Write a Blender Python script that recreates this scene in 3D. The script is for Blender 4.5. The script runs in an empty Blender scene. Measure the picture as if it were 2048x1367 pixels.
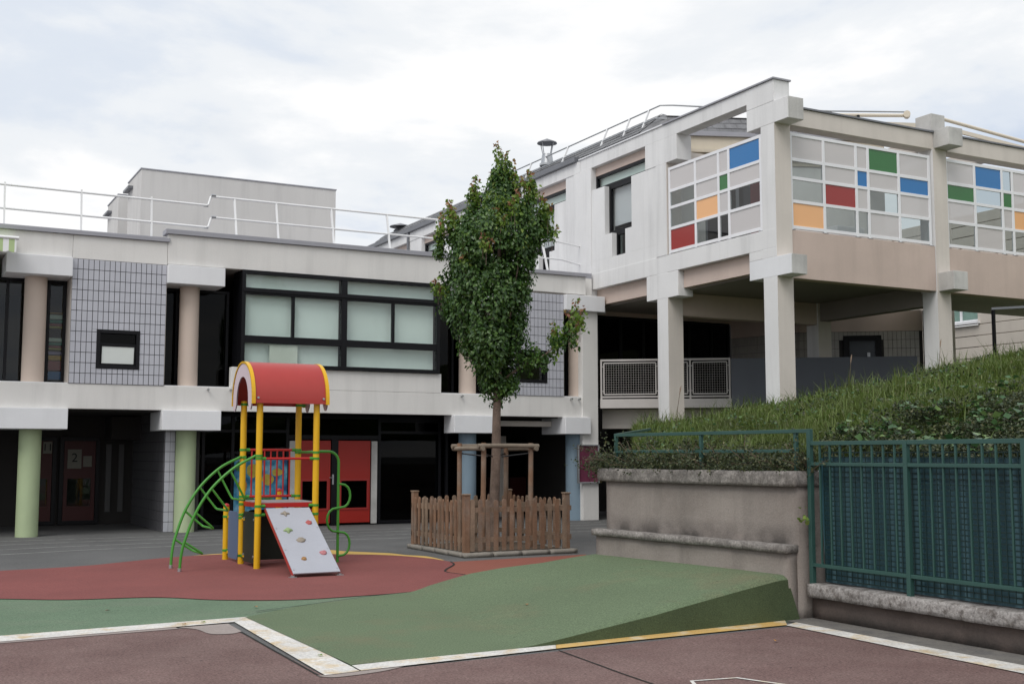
import bpy, bmesh, math, random
import numpy as np
from mathutils import Vector, Matrix, noise

S = bpy.context.scene
COL = S.collection
R = math.radians

# ------------------------------------------------------------------ camera
cam_data = bpy.data.cameras.new("camera")
cam = bpy.data.objects.new("camera", cam_data)
COL.objects.link(cam)
cam_data.sensor_width = 36.0
cam_data.sensor_fit = 'HORIZONTAL'
cam_data.lens = 41.06
cam_data.clip_start = 0.1
cam_data.clip_end = 3000
cam.location = (0, 0, 1.7)
cam.rotation_euler = (R(90 + 5.4899), 0, R(-28.1176))
S.camera = cam

# ------------------------------------------------------------------ sky
SUN_EL, SUN_AZ = 52.0, 235.0        # azimuth clockwise from +Y: light comes from behind-left of the camera
world = bpy.data.worlds.new("World")
S.world = world
world.use_nodes = True
wn, wl = world.node_tree.nodes, world.node_tree.links
for n in list(wn):
    wn.remove(n)
wout = wn.new('ShaderNodeOutputWorld')
bg = wn.new('ShaderNodeBackground')
bg.inputs['Strength'].default_value = 0.1
sky = wn.new('ShaderNodeTexSky')
sky.sky_type = 'NISHITA'
sky.sun_disc = False
sky.sun_elevation = R(SUN_EL)
sky.sun_rotation = R(SUN_AZ)
tc = wn.new('ShaderNodeTexCoord')
sep = wn.new('ShaderNodeSeparateXYZ')
wl.new(tc.outputs['Generated'], sep.inputs[0])
zc = wn.new('ShaderNodeMath'); zc.operation = 'MAXIMUM'; zc.inputs[1].default_value = 0.0
wl.new(sep.outputs['Z'], zc.inputs[0])
za = wn.new('ShaderNodeMath'); za.operation = 'ADD'; za.inputs[1].default_value = 0.16
wl.new(zc.outputs[0], za.inputs[0])
dx = wn.new('ShaderNodeMath'); dx.operation = 'DIVIDE'
dy = wn.new('ShaderNodeMath'); dy.operation = 'DIVIDE'
wl.new(sep.outputs['X'], dx.inputs[0]); wl.new(za.outputs[0], dx.inputs[1])
wl.new(sep.outputs['Y'], dy.inputs[0]); wl.new(za.outputs[0], dy.inputs[1])
cmb = wn.new('ShaderNodeCombineXYZ')
wl.new(dx.outputs[0], cmb.inputs[0]); wl.new(dy.outputs[0], cmb.inputs[1])


def wnoise(scale, detail, rough, off, dist=0.0):
    m = wn.new('ShaderNodeMapping')
    m.inputs['Location'].default_value = off
    wl.new(cmb.outputs[0], m.inputs[0])
    t = wn.new('ShaderNodeTexNoise')
    t.inputs['Scale'].default_value = scale
    t.inputs['Detail'].default_value = detail
    t.inputs['Roughness'].default_value = rough
    t.inputs['Distortion'].default_value = dist
    wl.new(m.outputs[0], t.inputs['Vector'])
    return t


def wramp(src, stops):
    r = wn.new('ShaderNodeValToRGB')
    r.color_ramp.interpolation = 'EASE'
    e = r.color_ramp.elements
    e[0].position, e[0].color = stops[0][0], (*stops[0][1], 1)
    e[1].position, e[1].color = stops[-1][0], (*stops[-1][1], 1)
    for p, c in stops[1:-1]:
        k = e.new(p); k.color = (*c, 1)
    wl.new(src, r.inputs[0])
    return r


n1 = wnoise(1.15, 10, 0.56, (8.6, 10.5, 3.8), 0.25)
n2 = wnoise(0.55, 5, 0.5, (15.27, 4.17, 14.48), 0.1)
cloud = wramp(n1.outputs['Fac'], [(0.30, (4.9, 5.7, 7.0)), (0.41, (6.4, 6.9, 7.65)), (0.50, (7.5, 7.75, 8.05)), (0.60, (8.8, 8.8, 8.82))])
cover = wramp(n2.outputs['Fac'], [(0.29, (0.35, 0.35, 0.35)), (0.385, (1, 1, 1))])
mixw = wn.new('ShaderNodeMixRGB')
wl.new(cover.outputs[0], mixw.inputs[0])
wl.new(sky.outputs[0], mixw.inputs[1])
wl.new(cloud.outputs[0], mixw.inputs[2])
wl.new(mixw.outputs[0], bg.inputs[0])
wl.new(bg.outputs[0], wout.inputs[0])

# ------------------------------------------------------------------ sun behind thin cloud
sun_data = bpy.data.lights.new("sun", 'SUN')
sun = bpy.data.objects.new("sun", sun_data)
COL.objects.link(sun)
sun_data.energy = 1.65
sun_data.angle = R(35)
sun_data.color = (1.0, 0.965, 0.92)
d = Vector((math.sin(R(SUN_AZ)) * math.cos(R(SUN_EL)), math.cos(R(SUN_AZ)) * math.cos(R(SUN_EL)), math.sin(R(SUN_EL))))
sun.rotation_euler = d.to_track_quat('Z', 'Y').to_euler()

S.view_settings.view_transform = 'Standard'
S.view_settings.look = 'None'
S.view_settings.exposure = 0.22
S.view_settings.gamma = 1.0
S.view_settings.use_curve_mapping = False
S.render.engine = 'CYCLES'
S.cycles.max_bounces = 8
S.cycles.transparent_max_bounces = 16
S.cycles.use_denoising = True

# ================================================================== materials
def newmat(name):
    m = bpy.data.materials.new(name)
    m.use_nodes = True
    nt = m.node_tree
    for n in list(nt.nodes):
        nt.nodes.remove(n)
    o = nt.nodes.new('ShaderNodeOutputMaterial')
    return m, nt, o


def surf(name, col, rough=0.7, var=0.08, vscale=1.2, grain=0.0, gscale=60.0, streak=0.0, bump=0.0, bscale=40.0,
         spec=0.4, metal=0.0, col2=None, patch=0.5, pscale=6.0, coat=0.0, mould=None, spots=0.0):
    """painted / cast surface: broad tonal variation, fine grain, vertical rain streaks, fine relief (world position)"""
    m, nt, o = newmat(name)
    N, L = nt.nodes, nt.links
    b = N.new('ShaderNodeBsdfPrincipled')
    L.new(b.outputs[0], o.inputs[0])
    geo = N.new('ShaderNodeNewGeometry')
    pos = geo.outputs['Position']

    def tex(scale, detail=4, vec=None, rough_=0.55):
        t = N.new('ShaderNodeTexNoise')
        t.inputs['Scale'].default_value = scale
        t.inputs['Detail'].default_value = detail
        t.inputs['Roughness'].default_value = rough_
        L.new(vec or pos, t.inputs['Vector'])
        return t.outputs['Fac']

    def rng(src, a, b_, c, d_):
        r = N.new('ShaderNodeMapRange')
        r.inputs['From Min'].default_value, r.inputs['From Max'].default_value = a, b_
        r.inputs['To Min'].default_value, r.inputs['To Max'].default_value = c, d_
        L.new(src, r.inputs['Value'])
        return r.outputs['Result']

    def mul(a, b_):
        k = N.new('ShaderNodeMath'); k.operation = 'MULTIPLY'
        L.new(a, k.inputs[0]); L.new(b_, k.inputs[1])
        return k.outputs[0]

    fac = rng(tex(vscale, 5), 0.3, 0.7, 1 - var, 1 + var)
    if grain:
        fac = mul(fac, rng(tex(gscale, 3, rough_=0.7), 0.3, 0.7, 1 - grain, 1 + grain))
    if streak:
        mp = N.new('ShaderNodeMapping')
        mp.inputs['Scale'].default_value = (3.0, 3.0, 0.22)
        L.new(pos, mp.inputs[0])
        fac = mul(fac, rng(tex(1.0, 7, mp.outputs[0], 0.6), 0.48, 0.80, 1.0, 1 - streak))
    base = N.new('ShaderNodeRGB'); base.outputs[0].default_value = (*col, 1)
    src = base.outputs[0]
    if col2:
        mx = N.new('ShaderNodeMixRGB')
        L.new(rng(tex(pscale, 8, rough_=0.65), patch - 0.08, patch + 0.08, 0, 1), mx.inputs[0])
        L.new(src, mx.inputs[1]); mx.inputs[2].default_value = (*col2, 1)
        src = mx.outputs[0]
    if spots:
        # trodden-in dark specks and paler scuffs
        vo = N.new('ShaderNodeTexVoronoi'); vo.inputs['Scale'].default_value = 3.2; L.new(pos, vo.inputs['Vector'])
        fac = mul(fac, rng(vo.outputs['Distance'], 0.035, 0.07, 1 - spots, 1.0))
        fac = mul(fac, rng(tex(0.9, 9, rough_=0.72), 0.56, 0.74, 1.0, 1.0 + 0.35 * spots))
    if mould:
        # black mould growing in a ragged band at the height range given
        sz = N.new('ShaderNodeSeparateXYZ'); L.new(pos, sz.inputs[0])
        band = mul(rng(sz.outputs['Z'], mould[0], mould[1], 1, 0), rng(sz.outputs['Z'], mould[0] - 0.02, mould[0], 0, 1))
        band = mul(band, rng(tex(2.6, 6), 0.36, 0.62, 0, 1))
        mo = N.new('ShaderNodeMixRGB'); L.new(band, mo.inputs[0]); L.new(src, mo.inputs[1]); mo.inputs[2].default_value = (0.06, 0.053, 0.048, 1)
        src = mo.outputs[0]
    v = N.new('ShaderNodeVectorMath'); v.operation = 'SCALE'
    L.new(src, v.inputs[0]); L.new(fac, v.inputs['Scale'])
    L.new(v.outputs[0], b.inputs['Base Color'])
    b.inputs['Roughness'].default_value = rough
    b.inputs['Metallic'].default_value = metal
    b.inputs['Specular IOR Level'].default_value = spec
    if coat:
        b.inputs['Coat Weight'].default_value = coat
        b.inputs['Coat Roughness'].default_value = 0.1
    if bump:
        bp = N.new('ShaderNodeBump')
        bp.inputs['Strength'].default_value = bump
        bp.inputs['Distance'].default_value = 0.01
        L.new(tex(bscale, 4, rough_=0.65), bp.inputs['Height'])
        L.new(bp.outputs[0], b.inputs['Normal'])
    return m


def glass(name, tint=(0.9, 0.95, 0.94), refl=1.0, ior=1.5, dirt=0.0, dcol=(0.6, 0.6, 0.6)):
    """thin pane: fresnel mirror over a see-through tint; dirt = share of diffuse film or frosting"""
    m, nt, o = newmat(name)
    N, L = nt.nodes, nt.links
    tr = N.new('ShaderNodeBsdfTransparent'); tr.inputs[0].default_value = (*tint, 1)
    gl = N.new('ShaderNodeBsdfGlossy'); gl.inputs['Roughness'].default_value = 0.015
    gl.inputs[0].default_value = (refl, refl, refl, 1)
    fr0 = N.new('ShaderNodeFresnel'); fr0.inputs[0].default_value = ior
    gm = N.new('ShaderNodeNewGeometry')
    inv = N.new('ShaderNodeMath'); inv.operation = 'SUBTRACT'; inv.inputs[0].default_value = 1.0
    L.new(gm.outputs['Backfacing'], inv.inputs[1])
    fr = N.new('ShaderNodeMath'); fr.operation = 'MULTIPLY'
    L.new(fr0.outputs[0], fr.inputs[0]); L.new(inv.outputs[0], fr.inputs[1])
    first = tr.outputs[0]
    if dirt:
        df = N.new('ShaderNodeBsdfDiffuse'); df.inputs[0].default_value = (*dcol, 1)
        m0 = N.new('ShaderNodeMixShader'); m0.inputs[0].default_value = dirt
        L.new(tr.outputs[0], m0.inputs[1]); L.new(df.outputs[0], m0.inputs[2])
        first = m0.outputs[0]
    mx = N.new('ShaderNodeMixShader')
    L.new(fr.outputs[0], mx.inputs[0]); L.new(first, mx.inputs[1]); L.new(gl.outputs[0], mx.inputs[2])
    L.new(mx.outputs[0], o.inputs[0])
    return m


def leafmat(name, stops, rough=0.35, transl=0.25, spec=0.4, dry=None):
    m, nt, o = newmat(name)
    N, L = nt.nodes, nt.links
    geo = N.new('ShaderNodeNewGeometry')
    rp = N.new('ShaderNodeValToRGB')
    e = rp.color_ramp.elements
    e[0].position, e[0].color = stops[0][0], (*stops[0][1], 1)
    e[1].position, e[1].color = stops[-1][0], (*stops[-1][1], 1)
    for p, c in stops[1:-1]:
        k = e.new(p); k.color = (*c, 1)
    L.new(geo.outputs['Random Per Island'], rp.inputs[0])
    b = N.new('ShaderNodeBsdfPrincipled')
    b.inputs['Roughness'].default_value = rough
    b.inputs['Specular IOR Level'].default_value = spec
    out = rp.outputs[0]
    if dry:
        tn = N.new('ShaderNodeTexNoise'); tn.inputs['Scale'].default_value = 0.9; tn.inputs['Detail'].default_value = 6
        L.new(geo.outputs['Position'], tn.inputs['Vector'])
        mr = N.new('ShaderNodeMapRange'); mr.inputs['From Min'].default_value = 0.46; mr.inputs['From Max'].default_value = 0.68; mr.inputs['To Max'].default_value = 0.75
        L.new(tn.outputs['Fac'], mr.inputs['Value'])
        md = N.new('ShaderNodeMixRGB'); L.new(mr.outputs[0], md.inputs[0]); L.new(out, md.inputs[1]); md.inputs[2].default_value = (*dry, 1)
        out = md.outputs[0]
    L.new(out, b.inputs['Base Color'])
    t = N.new('ShaderNodeBsdfTranslucent')
    L.new(out, t.inputs[0])
    mx = N.new('ShaderNodeMixShader'); mx.inputs[0].default_value = transl
    L.new(b.outputs[0], mx.inputs[1]); L.new(t.outputs[0], mx.inputs[2])
    L.new(mx.outputs[0], o.inputs[0])
    return m


M = {}
M['render'] = surf('render_white', (0.70, 0.685, 0.66), 0.85, 0.06, 0.7, 0.03, 40, streak=0.16, bump=0.15, bscale=90)
M['wing'] = surf('render_wing', (0.72, 0.715, 0.71), 0.85, 0.06, 0.6, 0.03, 40, streak=0.20, bump=0.15, bscale=90)
M['block'] = surf('painted_block', (0.74, 0.745, 0.76), 0.8, 0.04, 1.0, 0.02, 40, streak=0.07, bump=0.12, bscale=90)
M['front'] = surf('render_warm', (0.62, 0.57, 0.52), 0.85, 0.06, 0.8, 0.03, 40, streak=0.12, bump=0.15, bscale=90)
M['concrete'] = surf('bare_concrete', (0.50, 0.49, 0.47), 0.85, 0.14, 2.5, 0.08, 50, streak=0.22, bump=0.3, bscale=70)
M['pink'] = surf('pink_render', (0.535, 0.43, 0.375), 0.85, 0.07, 0.9, 0.03, 40, streak=0.12, bump=0.15, bscale=90)
M['pinkbeam'] = surf('pink_beam', (0.58, 0.47, 0.41), 0.85, 0.04, 0.9, 0.02, 40, streak=0.06)
M['beige_col'] = surf('beige_column_paint', (0.58, 0.48, 0.41), 0.7, 0.04, 1.0, streak=0.05)
M['green_col'] = surf('green_column_paint', (0.40, 0.48, 0.29), 0.6, 0.06, 1.2, streak=0.08)
M['blue_col'] = surf('blue_column_paint', (0.19, 0.26, 0.32), 0.6, 0.08, 1.2, streak=0.08)
M['zinc'] = surf('zinc_flashing', (0.33, 0.33, 0.36), 0.5, 0.06, 2.0, metal=0.2)
M['zinc_dark'] = surf('dark_zinc', (0.17, 0.175, 0.19), 0.45, 0.08, 2.0, metal=0.3)
M['tile'] = surf('glazed_tile', (0.46, 0.465, 0.51), 0.25, 0.05, 3.0, spec=0.5)
M['tile_shade'] = surf('shaded_passage_tile', (0.12, 0.12, 0.13), 0.3, 0.06, 3.0, spec=0.4)  # tile colour darkened to carry the shade inside the passage
M['sidelight'] = surf('frosted_side_light', (0.08, 0.08, 0.08), 0.5, 0.05, 2.0)  # grey lowered so the colour holds the passage shade
M['tile_dim'] = surf('glazed_tile_beige', (0.36, 0.335, 0.30), 0.3, 0.08, 3.0, spec=0.5)
M['joint'] = surf('tile_joint', (0.055, 0.052, 0.05), 0.9, 0.1, 3.0)
M['black'] = surf('black_frame', (0.007, 0.007, 0.009), 0.4, 0.05, 2.0, spec=0.2)
M['whiteframe'] = surf('white_frame', (0.78, 0.78, 0.80), 0.4, 0.03, 2.0, streak=0.04)
M['curtain'] = surf('white_blind', (0.72, 0.76, 0.73), 0.9, 0.05, 0.8)
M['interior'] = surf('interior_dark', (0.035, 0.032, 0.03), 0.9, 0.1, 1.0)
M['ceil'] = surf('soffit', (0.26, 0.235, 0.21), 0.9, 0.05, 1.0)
M['glass'] = glass('window_glass', (0.75, 0.82, 0.80), 1.0, 1.45)
M['glass_dark'] = glass('window_glass_dark', (0.16, 0.16, 0.17), 0.7, 1.25)
M['glass_film'] = glass('glass_over_blind', (0.95, 0.985, 0.975), 1.0, 1.45)
M['pane_clear'] = glass('clear_screen_pane', (0.72, 0.76, 0.76), 1.0, 1.5)
M['pane_frost'] = glass('frosted_screen_pane', (0.62, 0.60, 0.60), 1.0, 1.5, 0.70, (0.72, 0.69, 0.685))
M['pane_blue'] = surf('blue_panel', (0.012, 0.16, 0.42), 0.18, 0.02, 1.0, spec=0.5)
M['pane_green'] = surf('green_panel', (0.025, 0.15, 0.035), 0.18, 0.02, 1.0, spec=0.5)
M['pane_red'] = surf('red_panel', (0.30, 0.022, 0.018), 0.18, 0.02, 1.0, spec=0.5)
M['pane_orange'] = surf('orange_panel', (0.82, 0.44, 0.20), 0.18, 0.02, 1.0, spec=0.5)
M['slate'] = surf('slate', (0.16, 0.16, 0.165), 0.6, 0.25, 6.0, 0.15, 30, bump=0.2)
M['cornice'] = surf('cream_stone', (0.60, 0.54, 0.44), 0.8, 0.06, 1.0, streak=0.1)
M['whitemetal'] = surf('white_paint_metal', (0.80, 0.80, 0.80), 0.35, 0.03, 2.0)
M['galv'] = surf('galvanised', (0.42, 0.43, 0.44), 0.35, 0.08, 6.0, metal=0.7)
M['cream_metal'] = surf('cream_metal', (0.68, 0.61, 0.50), 0.4, 0.04, 2.0)
M['meshmetal'] = surf('beige_grey_metal', (0.50, 0.47, 0.45), 0.5, 0.05, 2.0)
M['wainscot'] = surf('grey_parapet', (0.13, 0.14, 0.165), 0.8, 0.06, 0.8, streak=0.06)
M['doorred'] = surf('red_door', (0.34, 0.020, 0.013), 0.4, 0.04, 1.0)
M['doortrim'] = surf('red_door_trim', (0.34, 0.03, 0.025), 0.4, 0.04, 1.0)
M['burgundy'] = surf('burgundy_felt', (0.13, 0.025, 0.055), 0.9, 0.18, 5.0)
M['paper_shaded'] = surf('shaded_paper', (0.22, 0.215, 0.18), 0.9, 0.03, 3.0)  # paper darkened in its colour for the shaded passage
M['paper'] = surf('paper', (0.62, 0.62, 0.56), 0.9, 0.03, 3.0)
M['ink'] = surf('ink', (0.01, 0.01, 0.01), 0.8, 0.02, 3.0)
# grounds
M['asphalt'] = surf('grey_asphalt', (0.112, 0.112, 0.110), 0.9, 0.16, 0.7, 0.50, 45, bump=0.5, bscale=140)
M['brown'] = surf('brown_asphalt', (0.152, 0.092, 0.083), 0.9, 0.10, 0.6, 0.55, 55, bump=0.6, bscale=150, col2=(0.170, 0.109, 0.098), patch=0.5, pscale=1.2, spots=0.6)
M['redrub'] = surf('red_rubber', (0.205, 0.062, 0.056), 0.9, 0.10, 0.7, 0.26, 60, bump=0.45, bscale=160)
M['redrub2'] = surf('orange_red_rubber', (0.235, 0.078, 0.054), 0.9, 0.07, 0.9, 0.16, 120, bump=0.45, bscale=160)
M['greenrub'] = surf('green_rubber', (0.118, 0.178, 0.112), 0.9, 0.10, 0.7, 0.36, 60, bump=0.5, bscale=150, col2=(0.135, 0.180, 0.12), patch=0.56, pscale=0.8, spots=0.5)
M['rampside'] = surf('ramp_side_rubber', (0.062, 0.086, 0.040), 0.95, 0.15, 1.5, 0.3, 90, bump=0.5)  # darker green rubber for the near side face of the ramp
M['lilacblind'] = surf('lilac_blind', (0.50, 0.47, 0.50), 0.9, 0.04, 0.8)
M['terrace'] = surf('terrace_concrete', (0.42, 0.40, 0.37), 0.9, 0.1, 1.0, streak=0.1)
M['doordim'] = surf('shaded_red_door', (0.055, 0.006, 0.005), 0.5, 0.04, 1.0)  # door red lowered: passage shade put into the colour
M['ramprub'] = surf('ramp_rubber', (0.114, 0.156, 0.086), 0.9, 0.08, 0.5, 0.38, 60, bump=0.5, bscale=150, col2=(0.140, 0.150, 0.085), patch=0.60, pscale=0.7, spots=0.5)
M['ochre'] = surf('ochre_rubber', (0.55, 0.36, 0.10), 0.9, 0.08, 1.5, 0.15, 90, bump=0.3)
M['strip'] = surf('worn_white_strip', (0.62, 0.60, 0.565), 0.75, 0.12, 2.0, 0.22, 45, bump=0.4, bscale=80, col2=(0.55, 0.43, 0.27), patch=0.57, pscale=3.6)
M['strip_y'] = surf('worn_yellow_strip', (0.56, 0.36, 0.12), 0.75, 0.10, 2.0, 0.12, 60, bump=0.4, bscale=80, col2=(0.62, 0.55, 0.42), patch=0.60, pscale=2.3)
M['mortar'] = surf('mortar_patch', (0.30, 0.255, 0.235), 0.9, 0.08, 2.0, 0.15, 70, bump=0.4)
M['line'] = surf('faded_line', (0.40, 0.40, 0.38), 0.9, 0.1, 3.0, 0.2, 60, col2=(0.17, 0.17, 0.17), patch=0.56, pscale=5)
M['crack'] = surf('crack', (0.02, 0.02, 0.018), 1.0, 0.1, 3.0)
M['gutter'] = surf('old_concrete_gutter', (0.17, 0.16, 0.145), 0.9, 0.18, 1.5, 0.2, 50, bump=0.5, col2=(0.115, 0.11, 0.105), patch=0.52, pscale=3)
M['oldwall'] = surf('old_pink_render', (0.268, 0.236, 0.212), 0.95, 0.10, 1.5, 0.10, 50, streak=0.25, bump=0.6, bscale=45, col2=(0.245, 0.213, 0.190), patch=0.56, pscale=2.2, mould=(0.74, 0.98))
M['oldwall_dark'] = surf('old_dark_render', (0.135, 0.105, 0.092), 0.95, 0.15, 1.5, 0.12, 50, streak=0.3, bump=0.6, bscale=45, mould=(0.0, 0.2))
M['coping'] = surf('lichen_concrete', (0.255, 0.235, 0.218), 0.95, 0.15, 2.5, 0.35, 40, bump=0.9, bscale=45, col2=(0.165, 0.15, 0.138), patch=0.47, pscale=9)
M['coping_grey'] = surf('pitted_concrete', (0.285, 0.268, 0.255), 0.95, 0.15, 2.5, 0.35, 40, bump=0.9, bscale=45, col2=(0.125, 0.11, 0.10), patch=0.56, pscale=11)
# play tower
M['yellow'] = surf('yellow_tube', (0.70, 0.40, 0.010), 0.35, 0.04, 3.0, streak=0.05)
M['greentube'] = surf('green_tube', (0.055, 0.26, 0.030), 0.35, 0.06, 3.0)
M['redtube'] = surf('red_tube', (0.42, 0.016, 0.014), 0.35, 0.05, 3.0)
M['roofred'] = surf('red_roof_panel', (0.38, 0.036, 0.029), 0.42, 0.05, 2.0, streak=0.06, spec=0.5)
M['lilac'] = surf('lilac_board', (0.62, 0.52, 0.56), 0.5, 0.03, 2.0)
M['greypanel'] = surf('grey_climb_panel', (0.37, 0.38, 0.42), 0.5, 0.04, 2.0, grain=0.03, gscale=40)
M['bluepanel'] = surf('blue_grey_board', (0.10, 0.145, 0.235), 0.5, 0.04, 2.0)
M['darkgreen'] = surf('dark_green_board', (0.014, 0.022, 0.016), 0.45, 0.05, 2.0)
M['deck'] = surf('steel_deck', (0.40, 0.40, 0.41), 0.4, 0.08, 4.0, metal=0.4)
M['orangeedge'] = surf('orange_red_edge', (0.45, 0.085, 0.025), 0.5, 0.04, 2.0)
M['hold_red'] = surf('red_hold', (0.40, 0.10, 0.09), 0.8, 0.1, 8.0, bump=0.3)
M['hold_pink'] = surf('pink_hold', (0.42, 0.17, 0.18), 0.8, 0.1, 8.0, bump=0.3)
M['hold_brown'] = surf('brown_hold', (0.30, 0.17, 0.07), 0.8, 0.1, 8.0, bump=0.3)
M['hold_grey'] = surf('stone_hold', (0.27, 0.235, 0.19), 0.8, 0.15, 8.0, bump=0.3)
M['hold_green'] = surf('green_hold', (0.27, 0.36, 0.17), 0.8, 0.1, 8.0, bump=0.3)
# wood, plants
M['wood'] = surf('weathered_wood', (0.205, 0.118, 0.072), 0.8, 0.22, 3.5, 0.12, 40, streak=0.28, bump=0.4, bscale=30, col2=(0.21, 0.155, 0.118), patch=0.54, pscale=2.0)
M['wood2'] = surf('weathered_wood_pale', (0.225, 0.16, 0.112), 0.8, 0.22, 3.5, 0.12, 40, streak=0.28, bump=0.4, bscale=30)
M['logwood'] = surf('log_wood', (0.185, 0.15, 0.115), 0.85, 0.2, 3.5, 0.12, 40, bump=0.4, bscale=30)
M['bark'] = surf('bark', (0.155, 0.112, 0.088), 0.95, 0.25, 6.0, 0.25, 30, streak=0.35, bump=1.0, bscale=35)
M['soil'] = surf('soil', (0.09, 0.065, 0.045), 1.0, 0.2, 3.0, 0.3, 30, bump=0.8)
M['kerb'] = surf('kerb_stone', (0.25, 0.23, 0.20), 0.9, 0.12, 2.0, 0.15, 60, bump=0.4)
M['leaf'] = leafmat('pear_leaf', [(0.0, (0.026, 0.066, 0.016)), (0.50, (0.054, 0.122, 0.025)), (1.0, (0.110, 0.200, 0.040))], 0.36, 0.3, 0.45)
M['leaf_young'] = leafmat('pear_leaf_young', [(0.0, (0.10, 0.19, 0.025)), (0.6, (0.17, 0.27, 0.035)), (1.0, (0.22, 0.28, 0.06))], 0.4, 0.35)
M['leaf_red'] = leafmat('pear_leaf_red', [(0.0, (0.30, 0.11, 0.075)), (0.6, (0.34, 0.17, 0.09)), (1.0, (0.27, 0.21, 0.07))], 0.4, 0.35)
M['grass'] = leafmat('bank_grass', [(0.0, (0.078, 0.122, 0.020)), (0.45, (0.112, 0.170, 0.030)), (0.90, (0.160, 0.210, 0.053)), (1.0, (0.28, 0.25, 0.14))], 0.5, 0.35, dry=(0.085, 0.100, 0.034))
M['cotone'] = leafmat('cotoneaster_leaf', [(0.0, (0.022, 0.032, 0.016)), (0.5, (0.050, 0.068, 0.028)), (0.9, (0.085, 0.10, 0.040)), (1.0, (0.16, 0.15, 0.07))], 0.45, 0.2)
M['ivy'] = leafmat('ivy_leaf', [(0.0, (0.035, 0.090, 0.030)), (0.6, (0.075, 0.155, 0.055)), (1.0, (0.17, 0.26, 0.08))], 0.3, 0.25, 0.5)
M['twig'] = surf('twig', (0.10, 0.075, 0.05), 0.9, 0.2, 6.0)
M['fence'] = surf('green_fence_paint', (0.030, 0.080, 0.069), 0.45, 0.08, 3.0, streak=0.12)
M['wire'] = surf('dark_wire', (0.012, 0.035, 0.035), 0.5, 0.05, 3.0)
M['bgwall'] = surf('cream_far_wall', (0.56, 0.51, 0.45), 0.85, 0.05, 1.0, streak=0.08)
M['greywall'] = surf('grey_tower_render', (0.58, 0.565, 0.545), 0.9, 0.07, 0.35, 0.02, 30, streak=0.16)


def weave():
    """privacy netting: blue-green plastic strips woven through wire, lighter and darker strips side by side"""
    m, nt, o = newmat('woven_netting')
    N, L = nt.nodes, nt.links
    b = N.new('ShaderNodeBsdfPrincipled'); L.new(b.outputs[0], o.inputs[0])
    geo = N.new('ShaderNodeNewGeometry')
    mp = N.new('ShaderNodeMapping'); mp.inputs['Scale'].default_value = (0.0, 13.0, 0.25)
    L.new(geo.outputs['Position'], mp.inputs[0])
    t = N.new('ShaderNodeTexNoise'); t.inputs['Scale'].default_value = 1.0; t.inputs['Detail'].default_value = 5
    L.new(mp.outputs[0], t.inputs['Vector'])
    r = N.new('ShaderNodeValToRGB')
    e = r.color_ramp.elements
    e[0].position, e[0].color = 0.34, (0.016, 0.062, 0.080, 1)
    e[1].position, e[1].color = 0.62, (0.10, 0.21, 0.25, 1)
    k = e.new(0.5); k.color = (0.034, 0.100, 0.128, 1)
    L.new(t.outputs['Fac'], r.inputs[0]); L.new(r.outputs[0], b.inputs['Base Color'])
    b.inputs['Roughness'].default_value = 0.5
    return m


M['weave'] = weave()


def mural():
    m, nt, o = newmat('mural_paint')
    N, L = nt.nodes, nt.links
    b = N.new('ShaderNodeBsdfPrincipled'); L.new(b.outputs[0], o.inputs[0])
    geo = N.new('ShaderNodeNewGeometry')
    t = N.new('ShaderNodeTexNoise'); t.inputs['Scale'].default_value = 4.0; t.inputs['Detail'].default_value = 6
    L.new(geo.outputs['Position'], t.inputs['Vector'])
    r = N.new('ShaderNodeValToRGB')
    e = r.color_ramp.elements
    e[0].position, e[0].color = 0.35, (0.01, 0.06, 0.16, 1)
    e[1].position, e[1].color = 0.68, (0.22, 0.42, 0.50, 1)
    k = e.new(0.5); k.color = (0.03, 0.20, 0.32, 1)
    L.new(t.outputs['Fac'], r.inputs[0]); L.new(r.outputs[0], b.inputs['Base Color'])
    b.inputs['Roughness'].default_value = 0.7
    return m


M['mural'] = mural()
M['mural_yellow'] = surf('mural_yellow', (0.42, 0.34, 0.06), 0.8, 0.2, 12)
M['mural_orange'] = surf('mural_orange', (0.36, 0.17, 0.06), 0.8, 0.2, 12)
M['mural_green'] = surf('mural_green', (0.05, 0.17, 0.06), 0.8, 0.4, 12)
M['toyblue'] = surf('toy_blue', (0.03, 0.14, 0.38), 0.5)
M['toyred'] = surf('toy_red', (0.32, 0.04, 0.05), 0.5)
M['toyorange'] = surf('toy_orange', (0.60, 0.28, 0.03), 0.5)
M['toylilac'] = surf('toy_lilac', (0.36, 0.24, 0.42), 0.5)
M['toyteal'] = surf('toy_teal', (0.03, 0.24, 0.18), 0.5)
M['toyyellow'] = surf('toy_yellow', (0.55, 0.42, 0.08), 0.5)
M['awngreen'] = surf('awning_green', (0.46, 0.58, 0.30), 0.8)

# ================================================================== geometry helpers
WO = {}


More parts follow.
